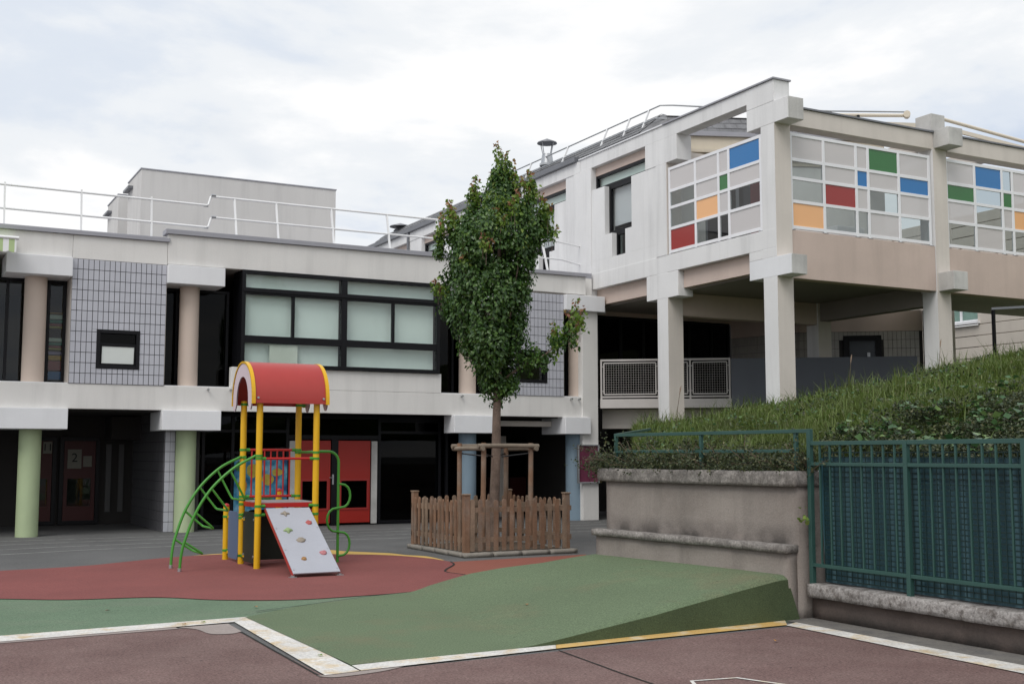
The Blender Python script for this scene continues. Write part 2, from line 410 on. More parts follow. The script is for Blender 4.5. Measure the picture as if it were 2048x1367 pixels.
class MB:
    """collects faces in world coordinates, then links them as ONE mesh object"""

    def __init__(s):
        s.v = []; s.f = []; s.m = []

    def add(s, vs, fs, mi=0):
        o = len(s.v)
        s.v += [tuple(p) for p in vs]
        s.f += [tuple(i + o for i in f) for f in fs]
        s.m += [mi] * len(fs)
        return s

    def box(s, x0, x1, y0, y1, z0, z1, mi=0):
        vs = [(x0, y0, z0), (x1, y0, z0), (x1, y1, z0), (x0, y1, z0), (x0, y0, z1), (x1, y0, z1), (x1, y1, z1), (x0, y1, z1)]
        return s.add(vs, [(0, 3, 2, 1), (4, 5, 6, 7), (0, 1, 5, 4), (1, 2, 6, 5), (2, 3, 7, 6), (3, 0, 4, 7)], mi)

    def bar(s, p, q, w, h, mi=0, up=(0, 0, 1)):
        """rectangular bar from p to q, w across, h along up"""
        p, q, up = Vector(p), Vector(q), Vector(up)
        d_ = (q - p).normalized()
        side = d_.cross(up)
        if side.length < 1e-4:
            side = d_.cross(Vector((1, 0, 0)))
        side.normalize()
        u = side.cross(d_).normalized()
        a, b = side * w / 2, u * h / 2
        vs = [p - a - b, p + a - b, p + a + b, p - a + b, q - a - b, q + a - b, q + a + b, q - a + b]
        return s.add(vs, [(0, 3, 2, 1), (4, 5, 6, 7), (0, 1, 5, 4), (1, 2, 6, 5), (2, 3, 7, 6), (3, 0, 4, 7)], mi)

    def tube(s, pts, r, n=10, mi=0, cap=True):
        pts = [Vector(p) for p in pts]
        rs = r if isinstance(r, (list, tuple)) else [r] * len(pts)
        o = len(s.v)
        ref = None
        for i, p in enumerate(pts):
            t = (pts[min(i + 1, len(pts) - 1)] - pts[max(i - 1, 0)]).normalized()
            if ref is None:
                ref = t.cross(Vector((0, 0, 1)))
                if ref.length < 1e-3:
                    ref = t.cross(Vector((1, 0, 0)))
            ref = (ref - t * ref.dot(t)).normalized()
            b = t.cross(ref)
            for k in range(n):
                a = 2 * math.pi * k / n
                s.v.append(tuple(p + (ref * math.cos(a) + b * math.sin(a)) * rs[i]))
        for i in range(len(pts) - 1):
            for k in range(n):
                k2 = (k + 1) % n
                s.f.append((o + i * n + k, o + i * n + k2, o + (i + 1) * n + k2, o + (i + 1) * n + k)); s.m.append(mi)
        if cap:
            s.f.append(tuple(o + k for k in reversed(range(n)))); s.m.append(mi)
            e = o + (len(pts) - 1) * n
            s.f.append(tuple(e + k for k in range(n))); s.m.append(mi)
        return s

    def prism(s, poly, axis, a, b, mi=0):
        """closed outline (2D) swept from a to b along axis: 'x': poly=(y,z), 'y': poly=(x,z), 'z': poly=(x,y)"""
        def P3(p, t):
            return {'x': (t, p[0], p[1]), 'y': (p[0], t, p[1]), 'z': (p[0], p[1], t)}[axis]
        n = len(poly)
        vs = [P3(p, a) for p in poly] + [P3(p, b) for p in poly]
        fs = [tuple(range(n)), tuple(reversed(range(n, 2 * n)))]
        fs += [(i, i + n, (i + 1) % n + n, (i + 1) % n) for i in range(n)]
        return s.add(vs, fs, mi)

    def rough(s, x0, x1, y0, y1, z0, z1, step, amp, seed=0.0, mi=0, rnd=0.0):
        """box whose faces are gridded and pushed about by noise: weathered cast stone; rnd rounds the edges"""
        nx, ny, nz = [max(1, int(round((b - a) / step))) for a, b in ((x0, x1), (y0, y1), (z0, z1))]
        idx = {}
        c = Vector(((x0 + x1) / 2, (y0 + y1) / 2, (z0 + z1) / 2))
        h = Vector(((x1 - x0) / 2, (y1 - y0) / 2, (z1 - z0) / 2))

        def vert(i, j, k):
            key = (i, j, k)
            if key not in idx:
                p = Vector((x0 + (x1 - x0) * i / nx, y0 + (y1 - y0) * j / ny, z0 + (z1 - z0) * k / nz))
                if rnd:
                    q = p - c
                    inner = Vector([max(-(h[t] - rnd), min(h[t] - rnd, q[t])) for t in range(3)])
                    dlt = q - inner
                    if dlt.length > 1e-6:
                        p = c + inner + dlt.normalized() * min(dlt.length, rnd)
                nv = noise.noise_vector(p * 3.1 + Vector((seed, 0, 0))) + 0.6 * noise.noise_vector(p * 9.0 + Vector((seed, 3, 0)))
                idx[key] = len(s.v)
                s.v.append(tuple(p + nv * amp))
            return idx[key]
        F = s.f
        for i in range(nx):
            for j in range(ny):
                F.append((vert(i, j, 0), vert(i, j + 1, 0), vert(i + 1, j + 1, 0), vert(i + 1, j, 0))); s.m.append(mi)
                F.append((vert(i, j, nz), vert(i + 1, j, nz), vert(i + 1, j + 1, nz), vert(i, j + 1, nz))); s.m.append(mi)
        for i in range(nx):
            for k in range(nz):
                F.append((vert(i, 0, k), vert(i + 1, 0, k), vert(i + 1, 0, k + 1), vert(i, 0, k + 1))); s.m.append(mi)
                F.append((vert(i, ny, k), vert(i, ny, k + 1), vert(i + 1, ny, k + 1), vert(i + 1, ny, k))); s.m.append(mi)
        for j in range(ny):
            for k in range(nz):
                F.append((vert(0, j, k), vert(0, j, k + 1), vert(0, j + 1, k + 1), vert(0, j + 1, k))); s.m.append(mi)
                F.append((vert(nx, j, k), vert(nx, j + 1, k), vert(nx, j + 1, k + 1), vert(nx, j, k + 1))); s.m.append(mi)
        return s

    def xform(s, mat):
        s.v = [tuple(mat @ Vector(p)) for p in s.v]
        return s

    def build(s, name, mat, parent=None, origin=None, smooth=False, bevel=0.0):
        mats = mat if isinstance(mat, (list, tuple)) else [mat]
        po = WO[parent.name] if parent is not None else Vector((0, 0, 0))
        if origin is None:
            a = np.array(s.v)
            lo, hi = a.min(0), a.max(0)
            origin = ((lo[0] + hi[0]) / 2, (lo[1] + hi[1]) / 2, lo[2])
        origin = Vector([float(c) for c in origin])
        me = bpy.data.meshes.new(name)
        me.from_pydata([(p[0] - origin.x, p[1] - origin.y, p[2] - origin.z) for p in s.v], [], s.f)
        for m_ in mats:
            me.materials.append(m_ if not isinstance(m_, str) else M[m_])
        if len(mats) > 1:
            me.polygons.foreach_set('material_index', s.m)
        if smooth:
            me.polygons.foreach_set('use_smooth', [True] * len(s.f))
            if smooth != 'all':
                me.set_sharp_from_angle(angle=R(40))
        o = bpy.data.objects.new(name, me)
        COL.objects.link(o)
        o.location = origin - po
        if parent is not None:
            o.parent = parent
        WO[o.name] = origin
        if bevel:
            bv = o.modifiers.new('bevel', 'BEVEL')
            bv.width = bevel; bv.segments = 2; bv.limit_method = 'ANGLE'; bv.angle_limit = R(50)
        return o


def tag(o, label=None, cat=None, group=None, kind=None):
    if label: o['label'] = label
    if cat: o['category'] = cat
    if group: o['group'] = group
    if kind: o['kind'] = kind
    return o


def thing(name, loc, label, cat, group=None):
    o = bpy.data.objects.new(name, None)
    o.empty_display_size = 0.2
    COL.objects.link(o)
    o.location = loc
    WO[o.name] = Vector(loc)
    return tag(o, label, cat, group)


def B(parent, name, mat, x0, x1, y0, y1, z0, z1, bev=0.0, label=None):
    o = MB().box(x0, x1, y0, y1, z0, z1).build(name, mat, parent, bevel=bev)
    if label: o['label'] = label
    return o


def T(parent, name, mat, pts, r, n=10, label=None):
    o = MB().tube(pts, r, n).build(name, mat, parent, smooth=True)
    if label: o['label'] = label
    return o


def copy_to(o, parent, loc_world):
    c = o.copy()
    COL.objects.link(c)
    c.parent = parent
    c.location = Vector(loc_world) - (WO[parent.name] if parent else Vector((0, 0, 0)))
    WO[c.name] = Vector(loc_world)
    return c


def pl(mb, plane, a0, a1, z0, z1, d0, d1, mi=0):
    """box on a wall plane: 'y' wall runs along x, 'x' wall runs along y; d = depth across the wall"""
    if plane == 'y':
        mb.box(a0, a1, d0, d1, z0, z1, mi)
    else:
        mb.box(d0, d1, a0, a1, z0, z1, mi)
    return mb


def frame(mb, plane, a0, a1, z0, z1, d0, d1, w):
    pl(mb, plane, a0, a0 + w, z0, z1, d0, d1)
    pl(mb, plane, a1 - w, a1, z0, z1, d0, d1)
    pl(mb, plane, a0 + w, a1 - w, z0, z0 + w, d0, d1)
    pl(mb, plane, a0 + w, a1 - w, z1 - w, z1, d0, d1)
    return mb


def lerp(a, b, t):
    return a + (b - a) * t


rng = random.Random(7)
# unit vectors of the frontal directions (camera right and forward, levelled) for laying out rotated building parts
CR = Vector((0.882, -0.4713, 0.0))
CF = Vector((0.4713, 0.882, 0.0))

# ================================================================== the ground
def sheet(name, mat, pts, z, kind='structure', thick=0.0):
    m = MB()
    n = len(pts)
    if thick:
        m.prism(pts, 'z', z - thick, z)
    else:
        m.add([(p[0], p[1], z) for p in pts], [tuple(range(n))])
    o = m.build(name, mat, None, origin=(0, 0, 0))
    bm = bmesh.new(); bm.from_mesh(o.data)
    bmesh.ops.recalc_face_normals(bm, faces=bm.faces)
    if not thick and bm.faces and sum(f.normal.z for f in bm.faces) < 0:
        bmesh.ops.reverse_faces(bm, faces=bm.faces)
    bm.to_mesh(o.data); bm.free()
    return tag(o, kind=kind)


def spline(pts, n=10):
    """Catmull-Rom through 2D/3D points"""
    P = [Vector(p) for p in pts]
    P = [P[0] * 2 - P[1]] + P + [P[-1] * 2 - P[-2]]
    out = []
    for i in range(1, len(P) - 2):
        for k in range(n):
            t = k / n
            a, b, c, e = P[i - 1], P[i], P[i + 1], P[i + 2]
            out.append(0.5 * ((2 * b) + (c - a) * t + (2 * a - 5 * b + 4 * c - e) * t * t + (3 * b - a - 3 * c + e) * t ** 3))
    out.append(P[-2])
    return out


def ribbon(name, mat, pts, w, z, kind='structure'):
    m = MB()
    P = [Vector((p[0], p[1], 0)) for p in pts]
    vs = []
    for i, p in enumerate(P):
        t = (P[min(i + 1, len(P) - 1)] - P[max(i - 1, 0)]).normalized()
        s = Vector((-t.y, t.x, 0)) * (w / 2)
        vs += [(p.x + s.x, p.y + s.y, z), (p.x - s.x, p.y - s.y, z)]
    m.add(vs, [(2 * i, 2 * i + 1, 2 * i + 3, 2 * i + 2) for i in range(len(P) - 1)])
    return tag(m.build(name, mat, None, origin=(0, 0, 0)), kind=kind)


big = sheet('ground', 'asphalt', [(-600, -600), (600, -600), (600, 600), (-600, 600)], 0.0)
# brown asphalt in front
sheet('brown_asphalt', 'brown', [(-14, -14), (7.93, -14), (7.97, 9.10), (3.06, 8.80), (3.08, 11.82), (-14, 11.45)], 0.004)
# green rubber from the white strips to the red field (the red lies over it)
sheet('green_rubber', 'greenrub', [(-14, 11.7), (3.2, 12.1), (3.25, 9.0), (8.2, 9.35), (8.2, 12.7), (7.4, 13.6), (6.9, 15.2), (-14, 17.0)], 0.0045)
low = [(-14, 17.5), (-3, 16.6), (0.3, 15.7), (1.27, 15.15), (1.97, 14.69), (2.9, 14.45), (3.5, 13.85), (4.25, 13.45), (4.97, 13.42), (6.03, 13.52), (6.4, 13.64), (6.75, 13.85), (7.0, 14.2)]
right = [(7.22, 14.75), (7.28, 15.1), (7.22, 15.5), (7.36, 15.84), (7.8, 16.5), (7.97, 16.98)]
top = [(7.95, 17.6), (7.72, 18.29), (7.3, 18.85), (6.6, 19.33), (5.9, 19.85), (5.09, 20.06), (4.2, 19.85), (3.3, 19.3), (2.75, 18.99), (1.56, 18.77), (-3, 18.5), (-14, 18.3)]
sp = lambda q, n=8: [(v.x, v.y) for v in spline([(a, b, 0) for a, b in q], n)]
sheet('red_rubber', 'redrub', sp(low) + sp(right) + sp(top), 0.0125)
sheet('orange_red_rubber', 'redrub2', sp([(6.9, 14.0), (7.22, 14.75), (7.28, 15.1), (7.22, 15.5), (7.36, 15.84), (7.8, 16.5), (7.97, 16.98)]) + [(10.6, 17.15), (9.0, 15.0), (8.1, 12.8), (7.3, 12.9)], 0.0085)
sheet('ochre_rubber', 'ochre', sp([(5.0, 20.22), (5.6, 20.25), (6.3, 20.05), (6.7, 20.3), (7.05, 20.1), (7.2, 19.75), (7.5, 19.3), (7.75, 18.95), (7.85, 18.5), (8.05, 18.1), (8.02, 17.3)]) + [(7.6, 17.6), (6.2, 19.0), (4.4, 19.6), (3.9, 19.72)], 0.0085)
ribbon('seam', 'crack', sp([(7.0, 14.25), (7.22, 14.75), (7.28, 15.1), (7.22, 15.5), (7.36, 15.84), (7.8, 16.5), (7.97, 16.98)]), 0.03, 0.0165)
# worn white and yellow strips between brown asphalt and rubber
sheet('white_strip', 'strip', [(-14, 11.20), (1.0, 11.72), (3.20, 11.96), (3.46, 12.28), (1.0, 12.09), (-14, 11.60)], 0.0125)
sheet('white_strip', 'strip', [(3.20, 11.955), (3.06, 8.78), (3.36, 8.82), (3.37, 9.06), (3.462, 12.275)], 0.0126)
sheet('white_strip', 'strip', [(3.375, 8.83), (5.25, 9.01), (5.41, 9.29), (3.39, 9.08)], 0.0125)
sheet('yellow_strip', 'strip_y', [(5.255, 9.012), (6.0, 9.065), (8.0, 9.155), (8.2, 9.42), (6.65, 9.33), (5.415, 9.292)], 0.0124)
sheet('white_strip', 'strip', [(7.975, 9.15), (7.86, 6.3), (7.7, -6), (8.02, -6), (8.16, 6.53), (8.2, 9.25)], 0.0128)
sheet('gutter_strip', 'gutter', [(8.2, 9.45), (8.15, 6.53), (8.0, -6), (8.62, -6), (8.62, 9.62)], 0.0085)
sheet('mortar_patch', 'mortar', sp([(2.62, 11.86), (2.75, 11.66), (2.80, 11.30), (2.98, 11.22), (3.10, 11.32)], 4) + [(3.12, 11.9)], 0.0090)
sheet('mortar_patch', 'mortar', sp([(3.0, 8.80), (3.12, 8.68), (3.5, 8.74), (3.75, 8.86)], 4), 0.0090)
sheet('mortar_patch', 'mortar', [(-14, 11.36), (0.3, 11.58), (2.6, 11.78), (2.6, 11.90), (0, 11.66), (-14, 11.5)], 0.0086)
# cracks
ribbon('crack', 'crack', sp([(5.24, 8.95), (5.17, 8.2), (5.13, 7.8), (5.10, 7.35), (5.05, 6.6)]), 0.018, 0.0088)
ribbon('crack', 'crack', [(3.02, 8.75), (3.06, 10.3), (3.09, 11.3)], 0.02, 0.0088)
ribbon('crack', 'crack', sp([(3.6, 12.6), (4.1, 12.8), (4.7, 13.08), (5.33, 13.34), (6.07, 13.535), (6.4, 13.6)]), 0.022, 0.0192)
# painted outline at the bottom edge of the frame
ribbon('painted_line', 'strip', [(5.25, 6.95), (5.42, 7.28), (5.80, 7.22), (6.0, 6.7)], 0.035, 0.0095)
# running lanes on the grey asphalt
for v, b in ((25.15, 0.0), (24.3, 0.25), (23.3, 0.5), (22.35, 0.7)):
    ribbon('lane_line', 'line', sp([(-8, v - b * 2.2), (0, v - b * 1.2), (1.9, v - b * 0.7), (3.4, v - b * 0.15), (5.5, v), (9, v), (16, v)]), 0.05, 0.0045)

# ramp of green rubber rising to the foot of the bench
def ramp_far(u):
    pts = [(3.46, 12.28), (4.1, 12.8), (5.33, 13.34), (6.07, 13.53), (6.6, 13.5), (6.95, 13.3), (7.35, 12.95), (8.12, 12.72)]
    for a, b in zip(pts, pts[1:]):
        if u <= b[0]:
            return lerp(a[1], b[1], (u - a[0]) / (b[0] - a[0]))
    return pts[-1][1]


def ramp_near(u):
    return 9.10 + (u - 3.37) * 0.045 if u < 5.3 else lerp(9.187, 9.47, (u - 5.3) / 3.0)


def ramp_z(u, s):
    u0 = lerp(4.95, 5.75, s)
    t = (u - u0) / (8.2 - u0)
    t = max(0.0, min(1.0, t))
    e = lerp(1.08, 1.35, s)
    sm = t * t / (t + 0.04) if t > 0 else 0
    return 0.0165 + 0.445 * (1 - (1 - min(1, sm * 1.02)) ** e)


rm = MB()
NU, NS = 70, 30
us = [lerp(3.385, 8.30, i / NU) for i in range(NU + 1)]
for u in us:
    for j in range(NS + 1):
        s_ = j / NS
        s_ = (j / NS) ** 1.7
        rm.v.append((u, lerp(ramp_near(u), ramp_far(min(u, 8.11)), s_), ramp_z(u, s_) - min(0.045, ramp_z(u, 0) * 0.2) * max(0.0, 1 - s_ * 3.3 / 0.10) ** 2))
for i in range(NU):
    for j in range(NS):
        a = i * (NS + 1) + j
        rm.f.append((a, a + NS + 1, a + NS + 2, a + 1)); rm.m.append(0)
# near skirt, leaning out a little at the foot, and far skirt
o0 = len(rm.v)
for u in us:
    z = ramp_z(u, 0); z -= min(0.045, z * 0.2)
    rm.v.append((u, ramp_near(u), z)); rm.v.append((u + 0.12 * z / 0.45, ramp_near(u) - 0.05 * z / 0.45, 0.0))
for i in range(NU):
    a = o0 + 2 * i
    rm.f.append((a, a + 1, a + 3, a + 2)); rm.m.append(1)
o0 = len(rm.v)
for u in us:
    rm.v.append((u, ramp_far(min(u, 8.11)), ramp_z(u, 1))); rm.v.append((u, ramp_far(min(u, 8.11)) + 0.02, 0.0))
for i in range(NU):
    a = o0 + 2 * i
    rm.f.append((a, a + 2, a + 3, a + 1)); rm.m.append(0)
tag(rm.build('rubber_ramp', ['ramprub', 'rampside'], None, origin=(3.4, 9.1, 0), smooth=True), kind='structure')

# ================================================================== main school building (front plane y = 26)
HB = thing('school_building', (9.4, 26.0, 0), 'long low white two-storey school building with black windows and coloured columns behind the play tower', 'building')
F = 26.0
# closed shell: roof, floors, back and end walls keep the rooms dark
B(HB, 'roof', 'zinc', -3.0, 16.44, 26.25, 42, 6.36, 6.50)
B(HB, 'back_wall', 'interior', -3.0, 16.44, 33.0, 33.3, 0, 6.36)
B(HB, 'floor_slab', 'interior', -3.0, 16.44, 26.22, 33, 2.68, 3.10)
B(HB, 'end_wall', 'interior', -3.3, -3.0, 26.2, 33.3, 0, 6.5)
B(HB, 'end_wall', 'render', 15.98, 16.44, 26.25, 33.3, 3.1, 6.36)
# parapet fascias and their zinc caps
B(HB, 'fascia', 'render', -3.0, 3.322, F, 26.25, 5.84, 6.345, 0.008)
B(HB, 'fascia', 'render', 3.327, 5.29, F - 0.003, 26.25, 5.84, 6.345, 0.008)
B(HB, 'fascia', 'render', 5.295, 13.44, F - 0.02, 26.25, 5.865, 6.53, 0.008)
B(HB, 'fascia', 'render', 13.445, 16.1, F, 26.25, 5.88, 6.345, 0.008)
B(HB, 'parapet_cap', 'zinc', -3.0, 5.33, F - 0.06, 26.32, 6.347, 6.435, 0.006)
for a, b in ((5.235, 9.30), (9.304, 13.49)):
    B(HB, 'parapet_cap', 'zinc', a, b, F - 0.08, 26.32, 6.532, 6.64, 0.006)
B(HB, 'parapet_cap', 'zinc', 13.495, 16.12, F - 0.06, 26.32, 6.347, 6.435, 0.006)
# blocks carrying the fascia
for a, b in ((2.02, 3.318), (5.285, 6.54), (12.19, 13.44), (15.41, 16.6)):
    B(HB, 'capital_block', 'block', a, b, 25.85, 26.9, 5.43, 5.838, 0.01)
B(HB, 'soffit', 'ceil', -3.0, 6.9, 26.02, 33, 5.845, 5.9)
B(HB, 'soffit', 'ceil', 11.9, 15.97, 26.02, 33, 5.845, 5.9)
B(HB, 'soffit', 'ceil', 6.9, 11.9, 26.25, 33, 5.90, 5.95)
# lower band, raised under the projecting window
B(HB, 'spandrel', 'render', -3.0, 16.24, F, 26.22, 2.655, 3.185, 0.008)
B(HB, 'spandrel', 'render', 6.77, 11.93, F - 0.002, 26.22, 3.187, 3.655, 0.008)
B(HB, 'sill', 'block', -3.0, 3.315, F + 0.02, 26.75, 3.187, 3.20)
B(HB, 'sill', 'block', 5.30, 6.765, F + 0.02, 26.75, 3.187, 3.20)
B(HB, 'sill', 'block', 11.935, 13.43, F + 0.02, 26.75, 3.187, 3.20)
B(HB, 'sill', 'block', 15.42, 15.97, F + 0.02, 26.75, 3.187, 3.20)
for a, b, d_ in ((1.98, 3.325, 27.1), (5.248, 6.52, 27.15), (12.215, 13.482, 26.45), (15.375, 16.14, 27.1)):
    B(HB, 'capital_block', 'block', a, b, 25.85, d_, 2.222, 2.653, 0.01)
# small drain spouts in the band
for u in (6.24, 6.742, 12.468, 13.42, 15.607, 15.845):
    m = MB().tube([(u, 26.0, 3.13), (u, 25.90, 3.125)], 0.018, 8)
    m.tube([(u, 25.93, 3.127), (u, 25.89, 3.125)], 0.026, 8)
    m.build('drain_spout', 'galv', HB, smooth=True)
# round columns
for u, r in ((2.66, 0.225), (5.88, 0.215), (12.82, 0.215), (16.02, 0.21)):
    T(HB, 'column', 'beige_col', [(u, 26.38, 3.2), (u, 26.38, 5.44)], r, 40)
for u, mt, lb in ((2.66, 'green_col', None), (5.88, 'green_col', None), (12.82, 'blue_col', None)):
    T(HB, 'column', mt, [(u, 26.36, 0.0), (u, 26.36, 2.23)], 0.222, 40,
      'pale green round column' if mt == 'green_col' else 'grey blue round column')
T(HB, 'column', 'blue_col', [(15.96, 26.36, 0.0), (15.96, 26.36, 2.23)], 0.25, 40, 'grey blue round column')
B(HB, 'pilaster', 'render', 15.96, 16.44, 25.97, 26.6, 0.0, 5.86, 0.01)

# ---- tiled bays with a small window each
def clip_tiles(parent, plane_y, u0, u1, z0, z1, nc, nr, hole, mat='tile', gap=0.013, depth=0.02):
    du, dz = (u1 - u0) / nc, (z1 - z0) / nr
    protos = {}
    hx0, hx1, hz0, hz1 = hole
    for i in range(nc):
        for j in range(nr):
            a0, a1, b0, b1 = u0 + i * du + gap / 2, u0 + (i + 1) * du - gap / 2, z0 + j * dz + gap / 2, z0 + (j + 1) * dz - gap / 2
            pieces = [(a0, a1, b0, b1)]
            if a1 > hx0 and a0 < hx1 and b1 > hz0 and b0 < hz1:
                pieces = []
                if b0 < hz0 - 0.01: pieces.append((a0, a1, b0, hz0 - 0.003))
                if b1 > hz1 + 0.01: pieces.append((a0, a1, hz1 + 0.003, b1))
                zz0, zz1 = max(b0, hz0), min(b1, hz1)
                if a0 < hx0 - 0.01: pieces.append((a0, hx0 - 0.003, zz0, zz1))
                if a1 > hx1 + 0.01: pieces.append((hx1 + 0.003, a1, zz0, zz1))
            for (p0, p1, q0, q1) in pieces:
                key = (round(p1 - p0, 3), round(q1 - q0, 3))
                y = plane_y + rng.uniform(-0.0012, 0.0012)
                if key in protos:
                    copy_to(protos[key], parent, (p0, y, q0))
                else:
                    o = MB().box(p0, p1, y - depth, y, q0, q1).build('tile', mat, parent, origin=(p0, y, q0))
                    protos[key] = o


for (u0, u1, hx0, hx1) in ((3.325, 5.285, 3.86, 4.753), (13.44, 15.405, 14.0, 14.905)):
    hz0, hz1 = 3.517, 4.35
    tw = thing('tile_wall', ((u0 + u1) / 2, F, 3.187), None, None)
    tw.parent = HB; tw.location = Vector(((u0 + u1) / 2, F, 3.187)) - WO[HB.name]
    w = MB()
    w.box(u0, hx0, F, 26.85, 3.187, 5.838); w.box(hx1, u1, F, 26.85, 3.187, 5.838)
    w.box(hx0, hx1, F, 26.3, 3.187, hz0); w.box(hx0, hx1, F, 26.3, hz1, 5.838)
    w.build('backing', 'joint', tw)
    # plain rendered returns of the bay
    MB().box(u0 - 0.006, u0 - 0.001, F - 0.01, 26.85, 3.2, 5.43).build('reveal', 'front', tw)
    MB().box(u1 + 0.001, u1 + 0.006, F - 0.01, 26.85, 3.2, 5.43).build('reveal', 'front', tw)
    clip_tiles(tw, F, u0, u1, 3.187, 5.838, 18, 12, (hx0, hx1, hz0, hz1))
    win = frame(MB(), 'y', hx0, hx1, hz0, hz1, F - 0.035, 26.12, 0.075)
    win.box(hx0 + .075, hx1 - .075, F + 0.02, 26.1, 4.03, 4.06)
    wf = win.build('window', 'black', HB, bevel=0.004)
    pl(MB(), 'y', hx0 + .075, hx1 - .075, 4.06, hz1 - .075, F + 0.05, F + 0.056).build('pane', 'glass_dark', wf)
    # tilted opening sash
    sash = MB()
    if u0 < 5:
        frame(sash, 'y', hx0 + .08, hx1 - .08, hz0 + .08, 4.03, 0, 0.03, 0.035)
        sash.xform(Matrix.Translation((0, F + 0.01, hz0 + .08)) @ Matrix.Rotation(R(6), 4, 'X') @ Matrix.Translation((0, 0, -hz0 - .08)))
        sash.build('sash', 'black', wf)
        pn = pl(MB(), 'y', hx0 + .115, hx1 - .115, hz0 + .115, 3.995, 0.01, 0.016)
        pn.xform(Matrix.Translation((0, F + 0.01, hz0 + .08)) @ Matrix.Rotation(R(6), 4, 'X') @ Matrix.Translation((0, 0, -hz0 - .08)))
        pn.build('pane', 'curtain', wf)  # opaque white stands in for the sky reflected in this pane
    else:
        pl(MB(), 'y', hx0 + .075, hx1 - .075, hz0 + .075, 4.03, F + 0.05, F + 0.056).build('pane', 'glass', wf)

# ---- upper windows behind the columns (plane y = 26.7)
def wall_window(parent, plane, a, zs, d0, pane, w=0.06, dp=0.09, dark=True):
    """a: mullion centre positions, zs: transom centre positions; every cell gets its own pane"""
    m = MB()
    z0, z1 = zs[0], zs[-1]
    for k, x in enumerate(a):
        lo = x if k == 0 else x - w / 2
        hi = x + w if k == 0 else (x if k == len(a) - 1 else x + w / 2)
        if k == len(a) - 1: lo = x - w
        pl(m, plane, lo, hi, z0, z1, d0, d0 + dp)
    for i in range(len(a) - 1):
        x0 = a[i] + (w if i == 0 else w / 2); x1 = a[i + 1] - (w if i == len(a) - 2 else w / 2)
        for k, z in enumerate(zs):
            lo = z if k == 0 else z - w / 2
            hi = z + w if k == 0 else z + w / 2
            if k == len(zs) - 1: lo, hi = z - w, z
            pl(m, plane, x0, x1, lo, hi, d0 + 0.002, d0 + dp - 0.002)
    wf = m.build('window', 'black', parent, bevel=0.004)
    for i in range(len(a) - 1):
        x0 = a[i] + (w if i == 0 else w / 2); x1 = a[i + 1] - (w if i == len(a) - 2 else w / 2)
        for k in range(len(zs) - 1):
            q0 = zs[k] + (w if k == 0 else w / 2); q1 = zs[k + 1] - (w if k == len(zs) - 2 else w / 2)
            pl(MB(), plane, x0, x1, q0, q1, d0 + dp * 0.5, d0 + dp * 0.5 + 0.006).build('pane', pane, wf)
    return wf


wall_window(HB, 'y', [-2.9, -1.2, 0.5, 1.6, 2.14, 2.50, 2.96, 3.318], [3.2, 5.43], 26.66, 'glass')
wall_window(HB, 'y', [5.30, 5.68, 6.14, 6.85], [3.2, 5.43], 26.66, 'glass_dark')
wall_window(HB, 'y', [11.95, 12.55, 13.0, 13.43], [3.2, 5.43], 26.66, 'glass_dark')
wall_window(HB, 'y', [15.42, 15.95], [3.2, 5.43], 26.66, 'glass')
# ---- projecting central window
zs = [3.67, 4.30, 5.38, 5.862]
cw = MB()
frame(cw, 'y', 6.95, 11.86, 3.66, 5.862, 25.93, 26.05, 0.085)
cw.box(9.32, 9.46, 25.935, 26.045, 3.745, 5.777)
for (a, b) in ((7.035, 9.32), (9.46, 11.775)):
    cw.box(a, b, 25.94, 26.04, 4.215, 4.375); cw.box(a, b, 25.93, 26.04, 5.31, 5.46)
cw.box(8.12, 8.19, 25.95, 26.03, 4.375, 5.31); cw.box(10.60, 10.67, 25.95, 26.03, 4.375, 5.31)
cw.box(6.98, 11.83, 25.90, 25.935, 5.36, 5.42)
cwf = cw.build('window', 'black', HB, bevel=0.004)
for (a, b, q0, q1) in ((7.035, 9.32, 5.46, 5.777), (9.46, 11.775, 5.46, 5.777), (7.035, 8.12, 4.375, 5.31), (8.19, 9.32, 4.375, 5.31),
                       (9.46, 10.60, 4.375, 5.31), (10.67, 11.775, 4.375, 5.31), (7.035, 9.32, 3.745, 4.215), (9.46, 11.775, 3.745, 4.215)):
    MB().box(a, b, 25.985, 25.991, q0, q1).build('pane', 'glass_film', cwf)
for a in (8.45, 10.35):
    MB().prism([(a - 0.22, 5.42), (a + 0.22, 5.42), (a + 0.16, 5.455), (a - 0.16, 5.455)], 'y', 25.915, 25.93).build('latch', 'black', cwf)
# side returns of the projecting window
for a, b in ((6.95, 7.0), (11.81, 11.86)):
    MB().box(a, b, 26.05, 26.7, 3.66, 5.862).build('window_return', 'black', cwf)
# blinds and sheet of paper hung inside
for (a, b, q0, q1, y) in ((7.04, 9.30, 3.72, 5.80, 26.10), (9.47, 11.76, 3.72, 5.80, 26.13)):
    m = MB()
    n = 48
    for i in range(n + 1):
        x = lerp(a, b, i / n)
        yy = y + 0.003 * math.sin(x * 5) + 0.001 * math.sin(x * 31)
        m.v += [(x, yy, q0), (x, yy, q1)]
    for i in range(n):
        m.f.append((2 * i, 2 * i + 2, 2 * i + 3, 2 * i + 1)); m.m.append(0)
    m.build('blind', 'curtain', cwf, smooth='all')
MB().box(7.62, 8.28, 25.992, 25.996, 3.69, 4.19).build('paper_sheet', 'paper', cwf)

